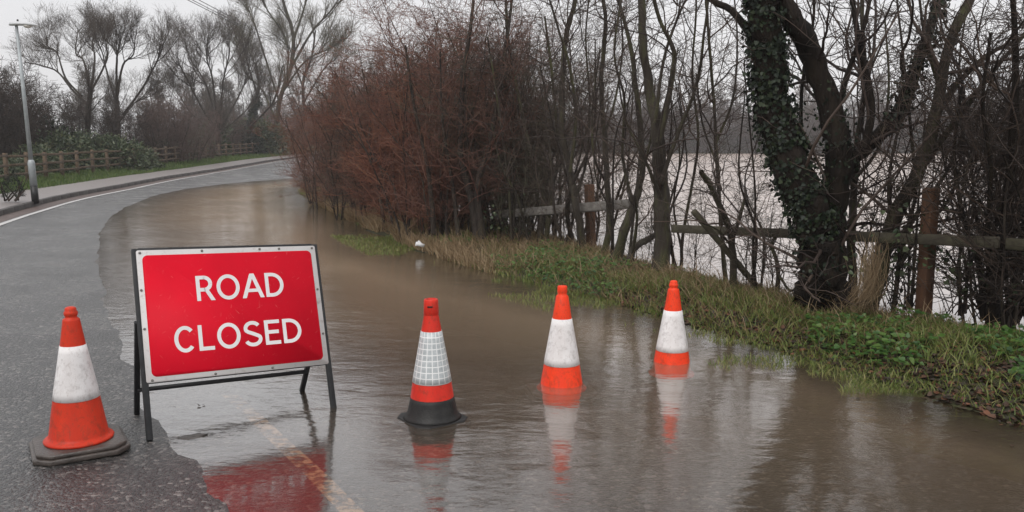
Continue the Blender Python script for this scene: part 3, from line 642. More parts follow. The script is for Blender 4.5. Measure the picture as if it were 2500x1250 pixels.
# ---------------------------------------------------------------- branching
U_ = random.uniform
def norm3(a):
    l = sqrt(a[0] * a[0] + a[1] * a[1] + a[2] * a[2]) or 1e-9; return (a[0] / l, a[1] / l, a[2] / l)
def off_axis(d, ang):
    while True:
        r = (U_(-1, 1), U_(-1, 1), U_(-1, 1)); k = r[0] * d[0] + r[1] * d[1] + r[2] * d[2]
        p = (r[0] - k * d[0], r[1] - k * d[1], r[2] - k * d[2]); l = sqrt(p[0] ** 2 + p[1] ** 2 + p[2] ** 2)
        if l > .15: break
    s, c = sin(ang) / l, cos(ang)
    return (d[0] * c + p[0] * s, d[1] * c + p[1] * s, d[2] * c + p[2] * s)
def path(p, d, L_, r0, r1, segs, wander, up):
    pts, rad = [p], [r0]; st = L_ / segs
    for i in range(segs):
        d = norm3((d[0] + U_(-wander, wander), d[1] + U_(-wander, wander), d[2] + U_(-wander, wander) + up))
        p = (p[0] + d[0] * st, p[1] + d[1] * st, p[2] + d[2] * st); pts.append(p); rad.append(r0 + (r1 - r0) * (i + 1) / segs)
    return pts, rad
def spawn(out, pts, rad, L_, lvl, q):
    """side shoots of level lvl along a parent path; q holds one entry per level"""
    if lvl >= len(q['n']): return
    lo, hi = q['n'][lvl]; num = int(round(U_(lo, hi) * (L_ * q['per_m'] if lvl == q.get('first', 1) and q.get('per_m') else 1)))
    ns = len(pts) - 1; t0 = q['t0'][lvl]
    for _ in range(num):
        t = t0 + (1 - t0) * random.random(); f = t * ns; i = min(int(f), ns - 1); f -= i
        a, b = pts[i], pts[i + 1]; p = (a[0] + (b[0] - a[0]) * f, a[1] + (b[1] - a[1]) * f, a[2] + (b[2] - a[2]) * f)
        d = norm3((b[0] - a[0], b[1] - a[1], b[2] - a[2])); r = rad[i] + (rad[i + 1] - rad[i]) * f
        lr = q['len'][lvl]; l = U_(*lr) * (1 - q.get('taper', .45) * t)
        if q.get('rel', False): l *= L_
        rr = min(r * .62, q['r'][lvl]); re = max(rr * .35, q['rmin'])
        d2 = off_axis(d, radians(U_(*q['ang'][lvl])))
        if d2[2] < -.25: d2 = (d2[0], d2[1], -d2[2] * .4)
        P, R = path(p, norm3(d2), l, max(rr, q['rmin']), re, q['seg'][lvl], q['wander'][lvl], q['up'][lvl])
        out[lvl].append((P, R)); spawn(out, P, R, l, lvl + 1, q)
def sides(r): return 15 if r > .1 else 9 if r > .06 else 7 if r > .03 else 5 if r > .012 else 3
def catmull(P, per=4):
    P = [np.array(p, float) for p in P]; P = [2 * P[0] - P[1]] + P + [2 * P[-1] - P[-2]]; o = []
    for i in range(1, len(P) - 2):
        for k in range(per):
            t = k / per; a, b, c, d = P[i - 1:i + 3]
            o.append(.5 * (2 * b + (c - a) * t + (2 * a - 5 * b + 4 * c - d) * t * t + (3 * b - a - 3 * c + d) * t ** 3))
    o.append(P[-2]); return o
def limb(out, P, r0, r1, q, per=4, kink=.25, spawn_from=0.0, lvl=0, flare=False):
    P = catmull(P, per); n = len(P)
    rad = [r0 + (r1 - r0) * (k / (n - 1)) ** .85 for k in range(n)]
    if flare: rad[0] *= 1.3; rad[1] *= 1.15; rad[2] *= 1.06
    pts = [tuple(p + (np.random.randn(3) * rad[k] * kink if 0 < k else 0)) for k, p in enumerate(P)]
    L_ = sum(math.dist(pts[k], pts[k + 1]) for k in range(n - 1))
    out[lvl].append((pts, rad)); k0 = int(spawn_from * (n - 1))
    spawn(out, pts[k0:], rad[k0:], L_ * (1 - spawn_from), lvl + 1, q); return pts, rad
def new_out(q): return [[] for _ in q['n']]
def tree_parts(root, out, base, bark, twig, split=1, share=None):
    """trunk = levels below split, crown = the rest; coordinates relative to base"""
    sh = lambda lines: [([(a - base[0], b - base[1], c - base[2]) for a, b, c in P], R) for P, R in lines]
    tr = [l for lv in out[:split] for l in lv]; cr_ = [l for lv in out[split:] for l in lv]
    a = tubes('trunk', sh(tr), bark, sides); b = tubes('crown', sh(cr_), twig, sides)
    if root is not None: obj('trunk', a, root); tag(obj('crown', b, root), kind='stuff')
    return a, b

# ---------------------------------------------------------------- hedge along the road
QH = dict(n=[0, (11, 14), (5, 8), (3, 4)], t0=[0, .04, .1, .15], len=[0, (.55, 1.15), (.25, .6), (.12, .32)], r=[0, .008, .0042, .0030], rmin=.0020,
          ang=[0, (25, 65), (30, 75), (30, 80)], seg=[0, 6, 4, 3], wander=[0, .38, .42, .42], up=[0, .06, .02, .0], taper=.3)
def hedge_shrub(twig, n, h0, h1, spread, bark='bark', q=QH, r0=(.012, .026)):
    out = new_out(q)
    for k in range(n):
        a = U_(0, 2 * pi); r = spread * sqrt(random.random())
        P, R = path((r * cos(a), r * sin(a), -.05), norm3((cos(a) * .16, sin(a) * .16, 1)), U_(h0, h1), U_(*r0), .004, 12, .20, .06)
        out[0].append((P, R)); spawn(out, P, R, 1, 1, q)
    me = tubes('shrub', [l for lv in out[1:] for l in lv], twig, sides); me['stems'] = tubes('stems', out[0], bark, sides).name; return me
def shrub_obj(me, parent, *a):
    o = obj('shrub', me, parent, *a); obj('stems', bpy.data.meshes[me['stems']], o); return o
hp = [hedge_shrub(m_, 13, 2.6, 3.9, .55) for m_ in ('twig_red', 'twig_russet', 'twig_brown', 'twig_red', 'twig_thorn')]
hedge = thing('hedge', 'tall dense leafless red-brown hedge lining the flooded side of the road', 'hedge')
line = [(-6.3, 26.2), (-5.85, 24.4), (-5.4, 22.8), (-4.8, 21.2), (-4.0, 19.7), (-3.4, 18.2), (-2.8, 16.8), (-2.15, 15.5), (-1.5, 14.4), (-.95, 13.4)]
for i, (x, y) in enumerate(line):
    for row in range(3):
        if i < 1 and row == 0: continue
        xx = x + .25 + row * .75 + U_(-.25, .25); yy = y + row * .35 + U_(-.35, .35)
        s = np.interp(i, [0, 2, 4, 7, 9], [.74, .80, .96, 1.04, .94]) * U_(.86, 1.10) * (1.05 if row else .88)
        shrub_obj(hp[[(0, 3, 1), (0, 1, 3), (3, 0, 2), (1, 2, 4), (1, 2, 4), (2, 1, 4), (1, 2, 0), (0, 1, 2), (0, 4, 1), (1, 4, 2)][i][row]], hedge, (xx, yy, float(bank_h(np.array(1.2), np.array(xx), np.array(yy))) - .04), (0, 0, U_(0, 6.28)), (s * 1.2, s * 1.2, s))
# ---------------------------------------------------------------- thorn trees along the verge
QT = dict(n=[0, (2.5, 3.3), (4, 6), (3, 4)], per_m=1, first=1, t0=[0, .0, .08, .12], len=[0, (.7, 1.7), (.32, .85), (.14, .42)], r=[0, .011, .0055, .0032], rmin=.0019,
          ang=[0, (25, 70), (28, 75), (30, 80)], seg=[0, 7, 5, 3], wander=[0, .34, .38, .40], up=[0, .05, .02, .0], taper=.3)
def pix_tree(name, label, stems, zb=.14, q=QT, bark='bark_mossy', twig='twig', group='leafless trees on the verge', cat='tree', split=1, dz=.25, from_=.27, Y=None):
    """stems: (list of picture points, start and end width in px); the first point of the first stem is the foot on the bank"""
    b = G(*stems[0][0][0], zb); Y0 = b[1] if Y is None else Y
    if Y is not None: b = W(*stems[0][0][0], Y)
    root = thing(name, label, cat, tuple(b), group=group); out = new_out(q); keep = []
    for pts, w0, w1 in stems:
        dd = U_(-dz, dz); P = []
        for k, (px, py) in enumerate(pts):
            P.append(W(px, py, Y0 + dd * k / max(1, len(pts) - 1) * 2 + (U_(-.1, .1) if k else 0)))
        if pts is stems[0][0]: P[0] = np.array(b) - np.array([0, 0, .12])
        sc = Y0 / FPX / 2 * (.86 if q is QT else 1)
        keep.append(limb(out, P, w0 * sc, w1 * sc, q, 5, .10, from_, 0, pts[0][1] > 570 and w0 > 20))
    tree_parts(root, out, b, bark, twig, split); return root, b, keep
T = pix_tree
T('thorn_tree', 'reddish many-stemmed bare thorn tree at the near end of the hedge', [([(1168, 585), (1150, 480), (1125, 380), (1130, 200), (1150, 60), (1160, -60)], 26, 8), ([(1176, 582), (1166, 450), (1195, 350), (1230, 150), (1250, 0)], 24, 7), ([(1120, 575), (1105, 450), (1080, 300), (1075, 120)], 16, 5), ([(1060, 570), (1045, 420), (1010, 250), (990, 110)], 16, 5)], twig='twig_russet', bark='bark', from_=.1)
T('thorn_tree', 'thin bare thorn tree with tangled stems behind the straw grass', [([(1318, 592), (1325, 480), (1300, 400), (1270, 250), (1240, 100), (1235, -40)], 18, 6), ([(1335, 590), (1345, 470), (1362, 380), (1350, 200), (1330, 40)], 16, 5), ([(1290, 585), (1262, 480), (1225, 410), (1200, 300)], 10, 4), ([(1250, 585), (1240, 440), (1215, 250), (1190, 90)], 10, 4)], from_=.1)
T('thorn_tree', 'upright bare tree with one dark straight stem left of the red-brown post', [([(1428, 610), (1410, 520), (1392, 420), (1372, 320), (1374, 200), (1382, 90), (1405, 0), (1412, -100)], 24, 12), ([(1392, 420), (1405, 300), (1395, 180), (1360, 60), (1330, -40)], 12, 5), ([(1400, 500), (1430, 400), (1440, 250), (1430, 100), (1440, -30)], 9, 4)])
T('thorn_tree', 'slim bare tree rising directly behind the red-brown post', [([(1470, 618), (1487, 560), (1482, 450), (1476, 330), (1468, 200), (1478, 60), (1465, -60)], 20, 9), ([(1482, 450), (1450, 380), (1448, 250), (1465, 120)], 9, 4), ([(1476, 330), (1500, 250), (1520, 120), (1510, -20)], 9, 4)])
T('thorn_tree', 'bare tree whose stem leans right across the broken grey rail', [([(1492, 640), (1532, 540), (1560, 460), (1568, 390), (1556, 250), (1540, 120), (1505, -20)], 30, 10), ([(1545, 500), (1520, 380), (1525, 250), (1500, 130), (1520, -20)], 11, 5), ([(1560, 460), (1590, 330), (1600, 190)], 9, 4)])
T('thorn_tree', 'low crooked bare stump leaning onto the thick forked tree', [([(1532, 652), (1545, 610), (1580, 585), (1608, 570)], 24, 16), ([(1545, 615), (1555, 540), (1550, 480)], 12, 5)], from_=.4)
T('thorn_tree', 'thick bare tree forking high, its foot wide beside the plain rail end', [([(1608, 664), (1617, 580), (1613, 450), (1606, 330), (1588, 220), (1570, 100), (1566, -60)], 54, 18), ([(1608, 350), (1638, 210), (1645, 125), (1608, 40), (1585, -60)], 20, 8), ([(1613, 450), (1650, 340), (1700, 210), (1722, 60), (1735, -40)], 15, 5), ([(1600, 300), (1620, 150), (1660, 30), (1700, -40)], 12, 5), ([(1612, 480), (1570, 380), (1530, 300), (1510, 200)], 12, 4)])
T('thorn_tree', 'spindly bare sapling between the thick forked tree and the leaning pole', [([(1662, 650), (1668, 570), (1690, 450), (1705, 330), (1690, 180), (1700, 20), (1690, -60)], 11, 5), ([(1664, 610), (1645, 500), (1660, 380), (1640, 250)], 8, 3)])
T('thorn_tree', 'short broken thorn stub with thin upright shoots by the leaning pole', [([(1790, 702), (1788, 600), (1772, 535), (1735, 455), (1712, 420)], 26, 14), ([(1788, 590), (1812, 510), (1822, 465)], 14, 7), ([(1785, 600), (1750, 560), (1715, 545)], 8, 4)], from_=.2)
T('thorn_tree', 'tall thin bare tree standing behind the broken thorn stub', [([(1772, 660), (1758, 520), (1748, 350), (1740, 210), (1728, 60), (1720, -60)], 15, 7), ([(1748, 350), (1790, 240), (1800, 100), (1790, -40)], 9, 4), ([(1750, 400), (1715, 300), (1700, 180)], 8, 4)])
T('thorn_tree', 'crooked low bare sapling under the long wooden rail', [([(1898, 715), (1900, 660), (1885, 600), (1895, 575)], 14, 8), ([(1900, 670), (1930, 710), (1950, 690)], 8, 4)], q=dict(QT, n=[0, (1.5, 2.5), (2, 4), (1, 3)]), from_=.3)
# big ivy tree
QB = dict(QT, n=[0, (2.4, 3.1), (5, 7), (3, 4)], len=[0, (.8, 2.0), (.35, .95), (.15, .45)], r=[0, .017, .0065, .0034])
ivt, ivb, ivk = T('ivy_tree', 'big forked tree whose thick left limb is wrapped in dark ivy', [
    ([(1996, 745), (1998, 700), (1996, 620), (1980, 520), (1936, 410), (1892, 280), (1872, 150), (1866, 10), (1862, -160)], 106, 60),
    ([(2030, 750), (2026, 640), (2030, 520), (2046, 410), (2034, 300), (1990, 150), (1932, 40), (1870, -60), (1820, -140)], 84, 38), ([(2030, 470), (2060, 410), (2108, 365), (2182, 290), (2242, 150), (2290, 10), (2330, -120)], 46, 16),
    ([(2110, 362), (2128, 250), (2100, 120), (2082, 0), (2070, -120)], 22, 10), ([(2034, 300), (2070, 180), (2110, 60), (2140, -80)], 18, 8), ([(1872, 150), (1800, 40), (1730, -5), (1660, -60)], 22, 12),
    ([(1985, 500), (1960, 380), (1958, 220), (1985, 60), (1990, -80)], 14, 6), ([(2010, 600), (2060, 560), (2110, 545), (2170, 550)], 13, 7)], q=QB, bark='bark_dark', group=None, from_=.12, dz=.2)
T('leaning_tree', 'bare tree leaning right out of the straw tuft with bramble leaves', [([(2112, 742), (2150, 655), (2190, 520), (2246, 410), (2290, 260), (2322, 100), (2385, -30)], 46, 18), ([(2246, 410), (2330, 300), (2420, 180), (2520, 60)], 20, 8), ([(2290, 260), (2390, 150), (2500, 90), (2580, 60)], 16, 7), ([(2160, 630), (2240, 520), (2310, 420), (2360, 300)], 16, 6), ([(2300, 230), (2260, 100), (2240, -40)], 12, 5)], q=QB, group=None, from_=.2)
T('thorn_tree', 'dark upright bare stem close behind the leaning tree', [([(2090, 735), (2078, 610), (2084, 480), (2096, 330), (2112, 200), (2104, 40), (2110, -80)], 26, 10), ([(2086, 440), (2150, 350), (2170, 200), (2160, 40)], 12, 5)])
T('thorn_tree', 'bare sapling with several thin stems left of the big red-brown post', [([(2180, 745), (2200, 620), (2235, 480), (2225, 330), (2210, 180), (2190, 0)], 16, 6), ([(2200, 620), (2170, 480), (2190, 330), (2240, 200), (2270, 40)], 13, 5), ([(2195, 650), (2260, 550), (2320, 480), (2350, 350), (2340, 180), (2360, 20)], 13, 5)], from_=.15)
QD = dict(QT, n=[0, (2.6, 3.4), (5, 7), (3, 4)], t0=[0, 0, .05, .1])
T('thorn_thicket', 'dense dark thorn thicket at the picture edge beyond the red-brown post', [([(2425, 775), (2440, 640), (2462, 480), (2475, 300), (2480, 130), (2470, -40)], 30, 10), ([(2400, 778), (2390, 640), (2350, 520), (2330, 380), (2350, 200)], 18, 6), ([(2462, 782), (2490, 620), (2520, 450), (2530, 250), (2510, 60)], 26, 8), ([(2440, 780), (2410, 600), (2420, 420), (2400, 250), (2420, 80)], 18, 6), ([(2480, 785), (2540, 650), (2590, 480), (2600, 250)], 20, 6), ([(2510, 790), (2480, 650), (2500, 520), (2450, 380)], 14, 5), ([(2420, 780), (2360, 690), (2310, 610)], 12, 5), ([(2540, 790), (2560, 600), (2540, 400), (2560, 200)], 16, 5)], q=QD, twig='twig_dark', bark='bark_dark', group=None, from_=.03, dz=.5)
# ivy on the big tree
def ivy_on(root, base, paths, n, spread, size, mat_='ivy', name='ivy', tmin=0):
    P, Nn, D = [], [], []
    for pts, rad, wt in paths:
        p = np.array(pts); m = int(n * wt); f = (tmin + (1 - tmin) * np.random.rand(m)) * (len(p) - 1); i = np.minimum(f.astype(int), len(p) - 2); f = (f - i)[:, None]
        c = p[i] * (1 - f) + p[i + 1] * f; tn = p[i + 1] - p[i]; tn /= np.linalg.norm(tn, axis=1, keepdims=True)
        d = rvec(m); d -= tn * (d * tn).sum(1, keepdims=True); d /= np.linalg.norm(d, axis=1, keepdims=True)
        clump = 1 + 1.6 * np.clip(vnoise(c[:, 2] * 2, d[:, 0] * 3, 2.3, 9) + .15, 0, 1)
        r = np.array(rad)[i] + np.abs(np.random.randn(m)) * spread * clump
        P.append(c + d * r[:, None] - base); Nn.append(d + rvec(m) * .5); D.append(rvec(m) * .7 + np.array([0, 0, -.8]) + d * .3)
    P, Nn, D = np.concatenate(P), np.concatenate(Nn), np.concatenate(D)
    return tag(obj(name, leaves(name, P, Nn, D, np.random.uniform(*size, len(P)), 1.0, mat_), root), kind='stuff')
ivy_on(ivt, ivb, [(ivk[0][0][13:], ivk[0][1][13:], 1.0), (ivk[0][0][7:16], ivk[0][1][7:16], .05), (ivk[1][0][14:24], ivk[1][1][14:24], .05), (ivk[2][0][14:], ivk[2][1][14:], .20)], 5600, .030, (.014, .046))
# bramble canes with leaves round the leaning tree and thicket
def brambles(label, feet, n, hgt, reach, nleaf, mat_='shrub_leaf'):
    c0 = G(*feet[0], .15); root = thing('bramble', label, 'bramble', tuple(c0)); lines, P, Nn, D = [], [], [], []
    for k in range(n):
        f = feet[k % len(feet)]; b = G(f[0] + U_(-25, 25), f[1] + U_(-8, 4), .12) - c0; a = U_(0, 2 * pi)
        pts, rad = path(tuple(b), norm3((cos(a) * .5, sin(a) * .5, 1)), U_(*hgt), .006, .0025, 9, .16, U_(-.10, -.02)); lines.append((pts, rad))
        for _ in range(nleaf):
            i = random.randrange(2, 9); q = np.array(pts[i]) * (t_ := random.random()) + np.array(pts[i + 1 if i < 9 else 9]) * (1 - t_)
            P.append(q + np.random.randn(3) * .035); Nn.append(np.array([U_(-.6, .6), U_(-1, .3), 1])); D.append(np.array([U_(-1, 1), U_(-1, 1), -.5]))
    obj('canes', tubes('canes', lines, 'twig_dark', sides), root)
    tag(obj('foliage', leaves('foliage', P, Nn, D, np.random.uniform(.03, .07, len(P)), .8, mat_), root), kind='stuff')
brambles('leafy bramble climbing round the leaning tree', [(2150, 745), (2190, 750), (2230, 755)], 26, (.9, 1.7), .5, 14)
brambles('leafy bramble tangle at the foot of the dark thicket', [(2330, 770), (2400, 778), (2460, 785)], 22, (.6, 1.4), .5, 12)
brambles('sparse bramble under the broken grey rail', [(1240, 590), (1290, 592), (1210, 585)], 16, (.5, 1.0), .5, 5)

QW = dict(QH, n=[0, (6, 9), (3, 5), (2, 3)], len=[0, (.4, 1.0), (.2, .5), (.1, .3)], wander=[0, .36, .40, .40])
scp = [hedge_shrub('twig_thorn', 8, 1.2, 2.6, .35, q=QW, r0=(.006, .014)), hedge_shrub('twig_brown', 7, 1.0, 2.3, .35, q=QW, r0=(.006, .014)), hedge_shrub('twig_dark', 11, 1.6, 3.2, .5, q=QH, r0=(.010, .022))]
for px, py, k, sc, lb in ((1255, 590, 0, 1.1, 'thin leafless scrub at the left end of the fallen grey board'), (1345, 596, 1, .85, 'thin leafless scrub under the middle of the fallen grey board'), (1440, 612, 1, .6, 'thin leafless scrub at the foot of the red-brown stub post'), (1570, 645, 0, .6, 'thin leafless scrub between the leaning stem and the thick forked tree'), (1700, 672, 1, .5, 'thin leafless scrub under the start of the long rail'), (1850, 705, 0, .75, 'thin leafless scrub at the foot of the leaning pole'), (2060, 742, 1, .8, 'thin leafless scrub right behind the big ivy tree'),
                       (2425, 778, 2, .75, 'dark thorn bush just right of the tall red-brown post'), (2475, 785, 2, .9, 'dark thorn bush filling the gap at the right picture edge'), (2560, 790, 2, 1.0, 'dark thorn bush mostly cut off by the right picture edge')):
    g = G(px, py, .10); t = thing('thorn_scrub', lb, 'shrub', tuple(g - np.array([0, 0, .05])), (0, 0, U_(0, 6)), 'leafless scrub under the trees'); t.scale = (sc,) * 3; b_ = obj('branches', scp[k], t); obj('stems', bpy.data.meshes[scp[k]['stems']], b_)
QY = dict(QT, n=[0, (1.6, 2.4), (3, 5), (2, 3)], len=[0, (.4, 1.1), (.2, .6), (.1, .3)], r=[0, .006, .0035, .0026], wander=[0, .40, .42, .42])
for px, py, n_, lb in ((1275, 590, 4, 'cluster of thin upright whips left of the dark straight stem'), (1385, 602, 4, 'cluster of thin whips beside the dark straight stem'), (1515, 632, 3, 'cluster of thin whips behind the right-leaning stem'), (1640, 655, 4, 'cluster of thin whips right of the thick forked tree'), (1835, 706, 3, 'cluster of thin whips between the leaning pole and the ivy tree'), (2235, 758, 4, 'cluster of thin whips just left of the tall red-brown post'), (2340, 768, 4, 'cluster of thin whips just right of the tall red-brown post')):
    st = []
    for k in range(n_):
        x0 = px + U_(-28, 28); st.append(([(x0, py + U_(-6, 2)), (x0 + U_(-25, 25), py - U_(90, 150)), (x0 + U_(-55, 55), py - U_(220, 320)), (x0 + U_(-80, 80), py - U_(380, 560))], U_(6, 11), 3))
    T('thorn_whips', lb, st, q=QY, twig='twig', bark='bark', group='thin whips along the verge', cat='sapling', from_=.1, dz=.5)
# ---------------------------------------------------------------- broken field fence with barbed wire
fence = thing('field_fence', 'broken mossy post and rail fence with barbed wire along the flooded field', 'fence')
FL = lambda y: 3.60 - .495 * (y - 7.4)
def fpost(y, h, wd, m, lean=(0, 0), zb=-.3):
    mb = MB(); mb.box((0, 0, (h + zb) / 2), (wd, wd * .85, h - zb)); o = obj('post', mb.mesh('post', m), fence, (FL(y), y, .0), (lean[0], lean[1], .45)); bevel(o, .012, 2); return o
pA = W(2270, 620, 7.4)
fpost(7.4, 1.22, .115, 'wood_red', (0, .0)); fpost(12.35, 1.02, .12, 'wood_red', (0, -.05)); fpost(3.0, 1.2, .11, 'wood_old'); fpost(17.6, .95, .11, 'wood_old')
def rail(a, b, m, hgt=.095, th=.036):
    mb = MB(); mb.bar(a, b, th, hgt, (0, 0, 1)); 
    return bevel(obj('rail', mb.mesh('rail', m), fence), .006, 1)
a = W(1640, 558, 9.6); b = W(2440, 592, 6.72); rail(a, b, 'wood_old', .09); rail(b + np.array([.02, -.06, .0]), np.array([FL(3.0) - .07, 3.0, .86]), 'wood_old', .09)
a = W(1212, 524, 13.6); b = W(1400, 517, 12.2); c = W(1556, 496, 11.2)
mb = MB(); mb.bar(a, c, .07, .125, (0, .25, 1)); o = bevel(obj('fallen_rail', mb.mesh('fallen_rail', 'wood_grey'), fence), .006, 1); tag(o, 'grey weathered board lying slanted across the stems')
a = G(1872, 704, .1); b = W(1692, 514, a[1] - .35); a[2] -= .1
mb = MB(); mb.bar(a, b, .062, .062); o = bevel(obj('leaning_pole', mb.mesh('leaning_pole', 'wood_old'), fence), .02, 2); tag(o, 'mossy square pole leaning against the rail')
for hz_ in (.30, .52, .74, 1.02):
    ln = []; pts = []
    for y in np.arange(2, 20, .25): pts.append((FL(y) + .06 + U_(-.012, .012), y, hz_ + .0 + .04 * sin(y * .9 + hz_ * 9) + U_(-.01, .01)))
    ln.append((pts, [.0022] * len(pts)))
    for k in range(len(pts) - 1):
        for s_ in (.2, .7):
            p = np.array(pts[k]) * (1 - s_) + np.array(pts[k + 1]) * s_; d = rvec(1)[0] * .018; ln.append(([tuple(p - d), tuple(p + d)], [.0016, .0016]))
    obj('barbed_wire', tubes('barbed_wire', ln, 'barb', lambda r: 3), fence)

# ---------------------------------------------------------------- left roadside: fence, shrubs, lamp side trees
lf = thing('roadside_fence', 'low brown wooden post and rail fence behind the far footpath', 'fence')
pm = MB(); pm.box((0, 0, .40), (.12, .12, 1.3)); pme = pm.mesh('post', 'wood_left')
fxL = lambda y: float(kerb_x(y)) - .12 - 3.05 - .012 * max(0, y - 25); fzL = lambda y: float(KH(np.array(y))) + .06
y = 19.4; prev = None
while y < 72:
    p = np.array([fxL(y), y, fzL(y)]); obj('post', pme, lf, tuple(p + [0, 0, U_(-.03, .03)]), (U_(-.03, .03), U_(-.03, .03), .2))
    if prev is not None:
        for h in (.34, .64, .95):
            mb = MB(); mb.bar(prev + [.075, 0, h + U_(-.02, .02)], p + [.075, -.01, h + U_(-.02, .02)], .035, .085, (0, 0, 1)); obj('rail', mb.mesh('rail', 'wood_left'), lf)
    prev = p; y += 1.8
def leafy(n, rx, rz, size, m, aspect=.45, stems=14, core='twig_dark'):
    """one leafy bush: leaves spread through an uneven dome, with woody stems inside"""
    d = rvec(n); d[:, 2] = np.abs(d[:, 2]); lob = 1 + .45 * vnoise(d[:, 0] * 2 + 5, d[:, 1] * 2 + d[:, 2] * 2, 1.6, random.randrange(99)) + .25 * vnoise(d[:, 0] * 5, d[:, 1] * 5 + d[:, 2] * 4, 2, random.randrange(99))
    r = lob * np.random.uniform(.55, 1.0, n) ** .5
    P = d * r[:, None] * np.array([rx, rx, rz]); Nn = d + rvec(n) * .6 + np.array([0, 0, .5]); D = d + rvec(n) * .8 - np.array([0, 0, .35])
    a = leaves('foliage', P, Nn, D, np.random.uniform(*size, n), aspect, m)
    L2 = []
    for k in range(stems):
        q = path((U_(-.2, .2), U_(-.2, .2), -.1), norm3((U_(-1, 1), U_(-1, 1), 1)), rz * .95, .022, .006, 6, .2, .02); L2.append(q)
    return a, tubes('stems', L2, core, sides)
rh = [leafy(3200, 1.25, 1.45, (.10, .19), 'shrub_leaf') for _ in range(3)]
def bush(name, label, pr, px, py, Y, s, group, zs=1.0, behind=0):
    if behind: Y = min(np.arange(22, 75, .1), key=lambda v: abs((fxL(v) - behind * s) / v * FPX + 1250 - px))
    x = (px - 1250) / FPX * Y; z = fzL(min(Y, 100)) - .05
    t = thing(name, label, 'bush', (x, Y, z), (0, 0, U_(0, 6)), group); t.scale = (s, s, s * zs)
    tag(obj('foliage', pr[0], t), kind='stuff'); obj('stems', pr[1], t); return t
for k, (px, Y, s, zs, lb) in enumerate([(105, 33.5, .95, .9, 'green leafy bush behind the fence just right of the lamp post'), (165, 34.5, 1.2, 1.05, 'tallest green leafy bush behind the fence right of the lamp post'), (228, 35, 1.2, 1.05, 'green leafy bush at the end of the visible fence rails'), (290, 35.5, 1.12, .98, 'broad dark green bush spilling over the fence to the grass'), (335, 37, 1.0, .85, 'green bush tapering down right of the broad dark green one'), (390, 42, 1.25, .80, 'low green bush half hiding the fence in front of the misty shrub'), (450, 50, 1.35, .85, 'low bush on the fence left of the spreading far tree'), (505, 54, 1.6, 1.0, 'grey-green bush below the spreading many-limbed tree'), (550, 56, 1.75, 1.0, 'grey-green bush below the ivy-clad leaning trunk'), (600, 59, 1.9, 1.0, 'grey-green bush behind the farther fence rails'), (650, 62, 2.0, 1.0, 'grey-green bush closest to the hedge corner'), (40, 32, .8, .75, 'small green bush behind the fence left of the lamp post')]):
    bush('leafy_bush', lb, rh[k % 3], px, 0, Y, s, 'leafy bushes behind the roadside fence', zs, .4 if 'spilling' in lb or 'tapering' in lb else 1.55)
dk = leafy(1500, .24, .62, (.03, .06), 'ivy', .35, 8)
g = G(33, 480, .30); t = thing('small_shrub', 'small dark upright shrub in front of the fence left of the lamp post', 'shrub', tuple(g)); tag(obj('foliage', dk[0], t), kind='stuff'); obj('stems', dk[1], t)
# dark thicket and evergreens behind
QS = dict(QH, r=[0, .018, .011, .008], rmin=.006, len=[0, (.7, 1.4), (.35, .8), (.2, .5)], n=[0, (8, 11), (4, 6), (2, 3)])
dkp = [hedge_shrub('twig_dark', 12, 3.0, 4.2, .9, q=QS, r0=(.02, .05)) for _ in range(2)]
pkp = [hedge_shrub('twig_pink', 11, 2.6, 3.9, .8, q=QS, r0=(.015, .03)) for _ in range(2)]
evp = leafy(3600, 1.5, 2.6, (.12, .24), 'ivy', .6)
def shrub_mass(name, label, cat, protos, spots):
    t = thing(name, label, cat)
    for k, (px, Y, s) in enumerate(spots): shrub_obj(protos[k % len(protos)], t, ((px - 1250) / FPX * Y, Y, .35), (0, 0, U_(0, 6)), (s, s, s))
shrub_mass('thicket', 'dark leafless thicket behind the roadside fence, under the left bare trees', 'thicket', dkp, [(-70, 36, 1.05), (-20, 37, 1.12), (20, 38, 1.1), (60, 39.5, .98), (100, 41, .9), (-40, 44, 1.3), (20, 46, 1.2), (140, 43, .85), (185, 44, .85), (235, 45, .82), (275, 46, .84), (320, 48, .78)])
shrub_mass('misty_thicket', 'misty pink-brown leafless scrub between the two groups of bare trees', 'thicket', pkp, [(360, 50, .9), (395, 50.5, 1.0), (430, 51, 1.05), (470, 53, .95), (420, 56, 1.2), (340, 54, .85), (500, 58, .85), (565, 68, .9), (610, 75, 1.0), (650, 82, 1.1), (690, 92, 1.25)])
for px, Y, s, zs, lb in ((112, 42, .92, 1.0, 'dark evergreen bush rising beside the left bare tree'), (155, 43, .8, .95, 'dark evergreen bush under the left bare tree'), (600, 71, 1.1, .8, 'dark ivy bush at the foot of the leaning trunk')):
    t = bush('evergreen_bush', lb, evp, px, 0, Y, s, 'dark evergreens among the bare trees', zs)
